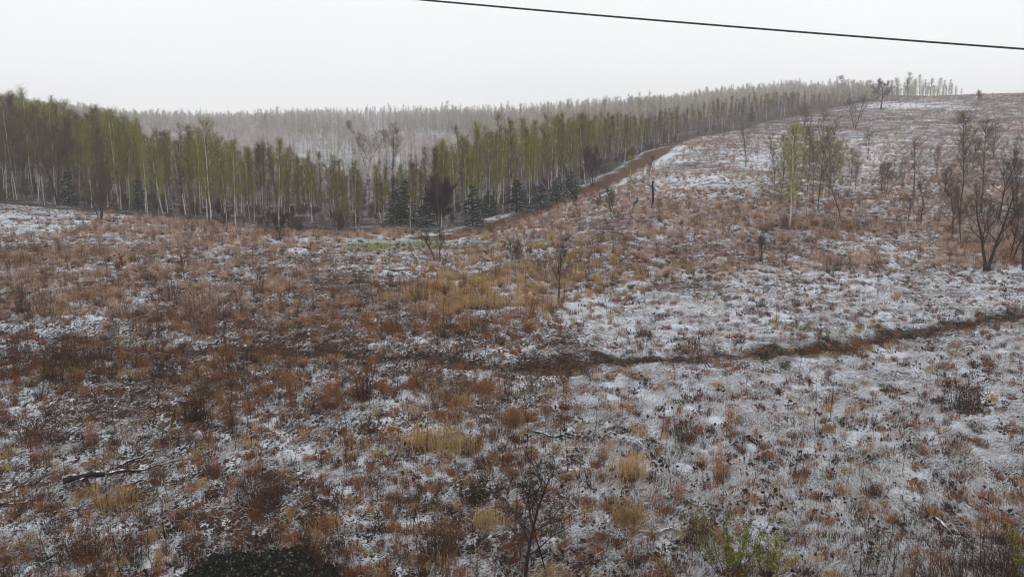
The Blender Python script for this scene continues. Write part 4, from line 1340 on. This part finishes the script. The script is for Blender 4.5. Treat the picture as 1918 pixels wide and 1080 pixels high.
BIG_R = [stalk_tuft(800 + i, 1.0, 70, .006, M_russet, M_russet, 6, M_umber, .26, 60) for i in range(2)]
BIG_U = [stalk_tuft(810 + i, .8, 80, .007, M_umber, M_umber, 5, M_umber, .34, 80) for i in range(2)]
BIG_G = [grass_clump(820 + i, .6, 200, M_tan, .4, .012) for i in range(2)]
GT = 'single tufts of dead weeds on the snowy grass'
for i, (u, v, h, me, w, lab) in enumerate([
    (1808, 775, 1.5, BIG_U[0], .8, 'bushy dark brown weed tuft alone on the snow at the right'), (1345, 905, 1.5, BIG_R[0], .42, 'narrow upright rusty tuft right of the centre foreground'),
    (1368, 822, 1.4, BIG_R[1], .5, 'slim rusty tuft just behind the narrow upright one'), (1284, 830, .8, BIG_U[1], .9, 'rounded umber tuft left of the two slim rusty tufts'),
    (70, 825, 1.0, BIG_U[0], 1.3, 'broad dark tuft with green base near the left picture edge'), (172, 840, 1.2, BIG_R[0], .6, 'rusty tuft right of the broad dark tuft near the left edge'),
    (620, 765, 1.4, BIG_R[1], .9, 'reddish weed tuft in the middle of the left field'), (683, 748, 1.2, BIG_U[1], .7, 'dark weed tuft right of the reddish one in the left field'),
    (498, 940, 1.1, BIG_U[0], .9, 'umber tuft right of the fallen birch log'), (220, 955, .8, BIG_G[0], .9, 'mossy straw tuft below the fallen log'),
    (800, 838, .9, BIG_G[1], 1.2, 'golden grass tuft in the central foreground'), (850, 850, .8, BIG_G[0], 1.0, 'paler golden tuft right beside the central golden tuft'),
    (885, 945, .8, BIG_U[1], .9, 'dark brown tuft left of the bare foreground sapling'), (912, 990, .6, BIG_G[1], .9, 'low rounded straw tuft left of the bare foreground sapling'),
    (1180, 895, .9, BIG_G[0], .7, 'straw and rust tuft right of the bare foreground sapling'), (1272, 945, .9, BIG_R[0], .6, 'rust tuft below the narrow upright tuft'),
    (1180, 985, .8, BIG_G[1], .8, 'straw tuft low in the picture left of the leafy green bush'), (1310, 1005, .9, BIG_U[0], .7, 'dark tuft standing left above the leafy green bush'),
    (150, 1050, 1.0, BIG_U[1], 1.0, 'dark tuft in the bottom left corner'), (820, 1040, 1.1, BIG_U[0], 1.0, 'dark dense tuft at the bottom right of the gravel heap'),
    (1205, 630, .7, BIG_U[1], 1.2, 'dark heap of weeds left of the ditch bend'), (1425, 575, .5, BIG_U[0], 1.2, 'small dark tuft on the snowy field beyond the ditch'),
    (1600, 655, .8, BIG_R[1], .8, 'rusty tuft standing in the ditch'), (1635, 930, .5, BIG_U[1], 1.0, 'low dark tuft right of the burnt patch'),
    (1850, 700, .8, BIG_R[0], .8, 'rusty tuft near the right picture edge below the ditch'), (545, 745, 1.3, BIG_R[0], .7, 'tall rusty tuft left of the reddish weed tuft'),
    (430, 800, 1.2, BIG_R[1], .7, 'rusty tuft above the tip of the fallen log'), (365, 790, 1.3, BIG_U[1], .6, 'dark upright tuft above the fallen log'),
    (1725, 850, .5, BIG_R[1], 1.0, 'low rusty tuft on the snow below the bushy dark brown tuft'), (1470, 690, .5, BIG_U[1], 1.1, 'small dark tuft below the ditch in the snowy field'),
    (1060, 770, .9, BIG_R[0], .9, 'rusty tuft right of centre below the ditch'), (960, 800, .9, BIG_R[1], .9, 'rusty tuft just below the picture centre'),
    (1130, 860, .6, BIG_R[0], 1.0, 'low rust tuft above the straw and rust tuft')]):
    tuft_at(u, v, h, me, lab, 'weed tuft', 'weed_tuft', GT, w)

OAKL = []
for i in range(2):
    rg = np.random.default_rng(850 + i)
    mb = MB()
    t = np.linspace(0, 1, 6)
    mb.tube(np.stack([.05 * np.sin(t * 3), .04 * t, t * 1.3 - .05], -1), .014 * (1 - .7 * t), 5, 0)
    b = np.stack([.05 * np.sin(3 * rg.uniform(.35, 1, 22)), rg.uniform(0, .04, 22), rg.uniform(.4, 1.25, 22)], -1)
    e = b + unit(rg.normal(size=(22, 3)) + [0, 0, .6]) * rg.uniform(.15, .4, (22, 1))
    mb.cones(b, e, .007, 0)
    k = np.repeat(np.arange(22), 9); f = rg.uniform(.2, 1.1, (len(k), 1))
    mb.flakes(b[k] * (1 - f) + e[k] * f, rg.uniform(.06, .13, len(k)), 1, rg=rg)
    OAKL.append(mb.mesh('oak_seedling', [M_dark_bark, M_leaf_red]))
for u, v, h, w, lab in [(346, 525, 1.9, 1.3, 'young oak still holding bright rusty red leaves in the left field'), (230, 512, 1.5, 1.3, 'smaller rusty-leaved young oak left of the bright red one'),
                        (835, 575, 1.2, 1, 'low rusty-leaved oak seedling in the central field'), (505, 600, 1.0, 1, 'small red-leaved seedling below the bright red young oak')]:
    tuft_at(u, v, h, OAKL[0 if v > 520 else 1], lab, 'young oak', 'oak_sapling', 'rusty-leaved young oaks in the field', w)

# bare foreground saplings
tree_at('bare_sapling', 985, 1092, 845, 'bare dark sapling with forked branches in the bottom centre', 'sapling', None, utop=1012, seed=60, style='sapling', trunk_r=.014, bare=.25, density=.13, thin=1.3)
tree_at('bare_sapling', 1027, 1090, 900, 'straight thin sapling close right of the forked bare sapling', 'sapling', None, seed=61, style='sapling', trunk_r=.008, bare=.4, density=.15, thin=1)
tree_at('bare_shrub', 968, 1085, 960, 'low twiggy shrub left of the forked bare sapling', 'shrub', None, seed=62, style='sapling', stems=2, trunk_r=.009, density=.1, thin=.7)
tree_at('bare_shrub', 290, 790, 660, 'thin bare sapling stem in the left field', 'sapling', None, seed=63, style='sapling', trunk_r=.007, bare=.4, density=.4, thin=.7)
def twig_bush(u, v, vtop, n, label, seed, spread, mat=M_umber):
    rg = np.random.default_rng(seed)
    x, y, z = at(u, v, ground_h)
    _, sz = ray(u, vtop)
    H = CAMZ + sz * y - z
    mb = MB()
    for i in range(n):
        a = rg.uniform(0, 6.28); o_ = math.sqrt(rg.random()) * spread; k = 6; t = np.linspace(0, 1, k)
        h = H * rg.uniform(.45, 1)
        lx, ly = rg.normal(size=2) * .14 * h
        P = np.stack([math.cos(a) * o_ + lx * t + rg.normal(size=k) * .012, math.sin(a) * o_ * .7 + ly * t + rg.normal(size=k) * .012, t * h - .05], -1)
        mb.tube(P, .0065 * (1 - .7 * t), 4)
        m = 9
        f = rg.uniform(.25, 1, m)
        b = np.stack([np.interp(f, t, P[:, j]) for j in range(3)], -1)
        mb.cones(b, b + unit(rg.normal(size=(m, 3)) * .5 + [0, 0, .9]) * rg.uniform(.06, .26, (m, 1)), .004)
    me = mb.mesh('twigs', mat)
    o = bpy.data.objects.new('bare_shrub', me); COL.objects.link(o); o.location = (x, y, z)
    tag(o, label, 'shrub')


twig_bush(1635, 1085, 985, 26, 'dark leafless brush at the bottom edge right of the green bush', 64, .55, M_black_stalk)
twig_bush(1735, 1095, 1000, 34, 'brown leafless brush between the dark brush and the right corner', 65, .6)
twig_bush(1830, 1095, 968, 60, 'dense blackish thicket in the bottom right corner', 66, .8, M_black_stalk)
twig_bush(1905, 1100, 985, 46, 'umber brush cut by the bottom right corner', 67, .6)
tree_at('bare_shrub', 590, 1070, 985, 'small twiggy shrub behind the gravel heap', 'shrub', None, seed=68, style='shrub', stems=3, trunk_r=.007, density=.15, mat_c=M_twig_brown)


def leafy_bush(u, v, vtop, stems, label, seed, spread):
    rg = np.random.default_rng(seed)
    x, y, z = at(u, v, ground_h)
    _, sz = ray(u, vtop)
    H = CAMZ + sz * y - z
    st, lf = MB(), MB()
    for s in range(stems):
        a = rg.uniform(0, 6.28); k = 7; t = np.linspace(0, 1, k)
        h = H * rg.uniform(.55, 1); o_ = rg.uniform(.1, 1) * spread
        P = np.stack([np.cos(a) * o_ * t ** .8 + rg.normal(size=k) * .015, np.sin(a) * o_ * t ** .8 + rg.normal(size=k) * .015, t * h - .05], -1)
        st.tube(P, .009 * (1 - .75 * t), 5)
        m = 16
        f = rg.uniform(.3, 1, m)
        b = np.stack([np.interp(f, t, P[:, i]) for i in range(3)], -1)
        e = b + unit(rg.normal(size=(m, 3)) * .6 + [0, 0, .7]) * rg.uniform(.1, .32, (m, 1))
        st.cones(b, e, .004, 0)
        kk = np.repeat(np.arange(m), 7); g = rg.uniform(.1, 1.1, (len(kk), 1))
        lf.flakes(b[kk] * (1 - g) + e[kk] * g + rg.normal(size=(len(kk), 3)) * .015, rg.uniform(.03, .068, len(kk)), 0, rg=rg)
    t = empty('leafy_bush', (x, y, z), label, 'bush', 'leafing green bushes at the bottom edge')
    child('stems', st.mesh('stems', M_twig_dark), t); child('leaves', lf.mesh('leaves', M_leaf_green), t)


leafy_bush(1368, 1095, 955, 14, 'fresh yellow-green leafing bush at the bottom edge, the fuller one', 71, 1.0)
leafy_bush(1440, 1085, 970, 8, 'thinner leafing bush touching the right side of the fuller green one', 72, .8)
leafy_bush(1910, 1100, 985, 5, 'green leafing bush rising from the umber thicket in the corner', 73, .5)


# fallen snowy branches
def fallen(pix, r0, label, name='fallen_branch', twigs=5, seed=0, lift=.05):
    rg = np.random.default_rng(seed)
    P = np.array([at(u, v, ground_h) for u, v in pix])
    t0 = np.linspace(0, 1, len(P)); t = np.linspace(0, 1, 14)
    Q = np.stack([np.interp(t, t0, P[:, i]) for i in range(3)], -1)
    Q += rg.normal(size=Q.shape) * .02
    rad = r0 * (np.maximum(1 - 1.7 * t, .34 - .2 * t) if name == 'fallen_log' else 1 - .8 * t)
    Q[:, 2] = ground_h(Q[:, 0], Q[:, 1]) + rad * .6 + lift
    o = Q[0].copy(); o[2] -= rad[0] * .6 + lift
    t_ = empty(name, tuple(o), label, 'branch' if name != 'fallen_log' else 'log', 'snow-covered fallen wood')
    mb = MB(); mb.tube(Q - o, rad, 8)
    child('stem', mb.mesh('stem', M_branch_snow), t_)
    if twigs:
        mb = MB()
        for i in range(twigs):
            k = rg.integers(4, 12)
            d = unit(Q[k] - Q[k - 1]); a = rg.choice([-1, 1]) * rg.uniform(.3, .8)
            dx = np.array([d[0] * math.cos(a) - d[1] * math.sin(a), d[0] * math.sin(a) + d[1] * math.cos(a), .06])
            L_ = rg.uniform(.5, 1.4); tt = np.linspace(0, 1, 6)
            pts = Q[k] + dx * L_ * tt[:, None] + rg.normal(size=(6, 3)) * .02 * tt[:, None]
            pts[1:, 2] = np.maximum(pts[1:, 2], ground_h(pts[1:, 0], pts[1:, 1]) + .03)
            mb.tube(pts - o, max(rad[k] * .45, .012) * (1 - .75 * tt), 5)
        child('side_branch', mb.mesh('side_branch', M_branch_snow), t_)


fallen([(118, 908), (240, 888), (320, 870), (405, 855)], .12, 'thick snow-topped fallen birch log with long tip in the left foreground', 'fallen_log', 6, 1, .06)
fallen([(150, 905), (230, 872), (285, 850), (310, 842)], .05, 'thinner snowy branch lying just behind the fallen log', seed=2)
fallen([(225, 915), (270, 900), (320, 912)], .04, 'short snowy branch lying below the middle of the fallen log', seed=3, twigs=2)
fallen([(-40, 950), (40, 948), (75, 938), (98, 945)], .06, 'curved snow-covered branch at the left picture edge', seed=4, twigs=3)
fallen([(-30, 930), (40, 915), (110, 870)], .04, 'long thin branch above the curved one at the left picture edge', seed=5, twigs=3)
fallen([(95, 968), (150, 958), (185, 950)], .03, 'dark thin stick below the fallen log', seed=6, twigs=1)
fallen([(715, 505), (780, 508), (860, 511)], .07, 'long dark snowy branch lying in the white patch of the valley meadow', seed=7, twigs=4)
fallen([(1000, 812), (1060, 820), (1110, 828)], .05, 'dark stick lying among the rusty tufts right of centre', seed=8, twigs=2)
fallen([(1270, 1000), (1180, 998), (1075, 1000)], .04, 'thin fallen stick right of the bare foreground sapling', seed=9, twigs=2)
fallen([(1745, 975), (1795, 1000), (1835, 1015)], .05, 'pale stalk lying before the umber thicket', seed=10, twigs=1)


# dead snag and stump on the slope
def snag(u, v, vtop, label, name, lean, arms, seed, r0=.16):
    rg = np.random.default_rng(seed)
    x, y, z = at(u, v, ground_h)
    _, sz = ray(u, vtop)
    H = CAMZ + sz * y - z
    t = np.linspace(0, 1, 8)
    P = np.stack([lean * H * t + rg.normal(size=8) * .04 * (t > 0), 0 * t, H * t - .1], -1)
    mb = MB(); mb.tube(P, r0 * (1 - .45 * t) * rg.uniform(.85, 1.15, 8), 7)
    mb.cones(P[-1] + rg.normal(size=(4, 3)) * .05, P[-1] + np.array([0, 0, .35]) + rg.normal(size=(4, 3)) * .1, .05)
    e = empty(name, (x, y, z), label, 'dead tree')
    child('trunk', mb.mesh('trunk', M_dark_bark), e)
    for dx, dz, f, L_ in arms:
        b = np.array([np.interp(f, t, P[:, i]) for i in range(3)])
        tt = np.linspace(0, 1, 6)
        pts = b + np.stack([dx * L_ * tt, rg.normal(size=6) * .05 * tt, dz * L_ * tt + .1 * np.sin(tt * 4)], -1)
        mb = MB(); mb.tube(pts, r0 * .35 * (1 - .7 * tt), 5)
        child('limb', mb.mesh('limb', M_dark_bark), e)


snag(1223, 390, 338, 'broken black snag with a short bent arm on the slope', 'dead_snag', -.02, [(-.8, .55, .72, 1.5), (.5, .8, .6, .5)], 3)
snag(1183, 393, 372, 'short charred stump leaning right beside the broken snag', 'dead_stump', .5, [], 4, .11)


# gravel heap, burnt patch, mossy hummock
def heap(u, v, w, h, label, cat, name, mat, seed, pebbles=0, pm=None, rough=.05, depth=.8):
    rg = np.random.default_rng(seed)
    x, y, z = at(u, v, ground_h)
    nr, na_ = 26, 72
    rr_ = np.linspace(0, 1, nr); th = np.arange(na_) * 6.28318 / na_
    XX = (rr_[:, None] * np.cos(th)[None]) * w / 2; YY = (rr_[:, None] * np.sin(th)[None]) * w / 2 * depth
    wob = 1 + .14 * (fbm(np.cos(th) * 2 + seed, np.sin(th) * 2, seed, 2) - .5)[None]
    XX, YY = XX * wob, YY * wob
    prof = np.sqrt(np.clip(1 - rr_ ** 2.4, 0, 1))[:, None] * h
    ZZ = prof + ((fbm((XX + 50) * 7, (YY + 50) * 7, seed, 3) - .5) * rough * 2 + (fbm((XX + 50) * 1.6, (YY + 50) * 1.6, seed + 5, 2) - .5) * rough * 2.2) * (rr_[:, None] < .98) - .15
    ZZ = ZZ + (ground_h(XX + x, YY + y) - z) * rr_[:, None]
    V = np.stack([XX, YY, ZZ], -1).reshape(-1, 3)
    i = np.arange(nr - 1)[:, None] * na_; j = np.arange(na_)[None]; j2 = (j + 1) % na_
    qd = np.stack([i + j, i + na_ + j, i + na_ + j2, i + j2], -1).reshape(-1, 4)
    mb = MB(); mb.add(V, np.concatenate([qd[:, [0, 1, 2]], qd[:, [0, 2, 3]]]))
    e = empty(name, (x, y, z), label, cat)
    child('mound', mb.mesh('mound', mat, True), e)
    if pebbles:
        k = rg.integers(0, len(V), pebbles)
        c = V[k] + rg.normal(size=(pebbles, 3)) * [.05, .05, .012]
        mb = MB()
        oc = np.array([(1, 0, 0), (-1, 0, 0), (0, 1, 0), (0, -1, 0), (0, 0, 1), (0, 0, -1)], float)
        of = np.array([(0, 2, 4), (2, 1, 4), (1, 3, 4), (3, 0, 4), (2, 0, 5), (1, 2, 5), (3, 1, 5), (0, 3, 5)])
        s = rg.uniform(.014, .065, (pebbles, 1, 1)) ** 1.15 * rg.uniform(.6, 1.2, (pebbles, 1, 3))
        vv = (c[:, None] + oc[None] * s).reshape(-1, 3)
        ff = (np.arange(pebbles)[:, None, None] * 6 + of[None]).reshape(-1, 3)
        mm = np.repeat((rg.random(pebbles) < .2).astype(int), 8)
        mb.add(vv, ff); mb.M[-1] = mm
        o = child('pebbles', mb.mesh('pebbles', [mat, pm]), e); o['kind'] = 'stuff'


heap(480, 1110, 3.6, .75, 'dark rounded heap of coarse mossy gravel cut by the bottom edge', 'gravel heap', 'gravel_heap', M_gravel, 5, 7000, M_pebble, .15)
heap(1536, 955, .85, .16, 'small black burnt hummock on the snow at the lower right', 'hummock', 'burnt_hummock', M_char, 6, 260, M_gravel, .06)
heap(1478, 958, .42, .16, 'little mossy brown hummock left of the black burnt one', 'hummock', 'mossy_hummock', M_moss, 7, 0, None, .03)

# the cable across the sky
ca, cb = np.array(ray(790, 0)), np.array(ray(1918, 92))
A = np.array([ca[0] * 8.4, 8.4, CAMZ + ca[1] * 8.4]); B = np.array([cb[0] * 7.6, 7.6, CAMZ + cb[1] * 7.6])
t = np.linspace(-2.2, 3.0, 90)
P = A + (B - A) * t[:, None]
P[:, 2] += .012 * (t * (t - 1)) * 4
mb = MB(); mb.tube(P, np.full(len(t), .0086), 10)
o = bpy.data.objects.new('overhead_cable', mb.mesh('overhead_cable', M_cable, True))
COL.objects.link(o)
tag(o, 'thin dark overhead cable crossing the white sky', 'cable')


# trees of the wood edge that look alike are told apart by their order from left to right
alike = {}
for o in COL.objects:
    if o.get('group') == 'trees of the wood edge':
        alike.setdefault(o['label'], []).append(o)
for lab, os_ in alike.items():
    if len(os_) > 1:
        os_.sort(key=lambda q: q.location.x / q.location.y)
        names = {2: ['left one', 'right one'], 3: ['left one', 'middle one', 'right one']}.get(len(os_))
        for i, q in enumerate(os_):
            short = lab.replace(', deeper', '').replace(', front row', '').replace(', second row', '')
            q['label'] = (lab if len(lab.replace('-', ' ').split()) < 13 else short) + ', ' + (names[i] if names else ['leftmost', 'second from left', 'third from left', 'fourth from left', 'fifth from left', 'sixth from left'][min(i, 5)])
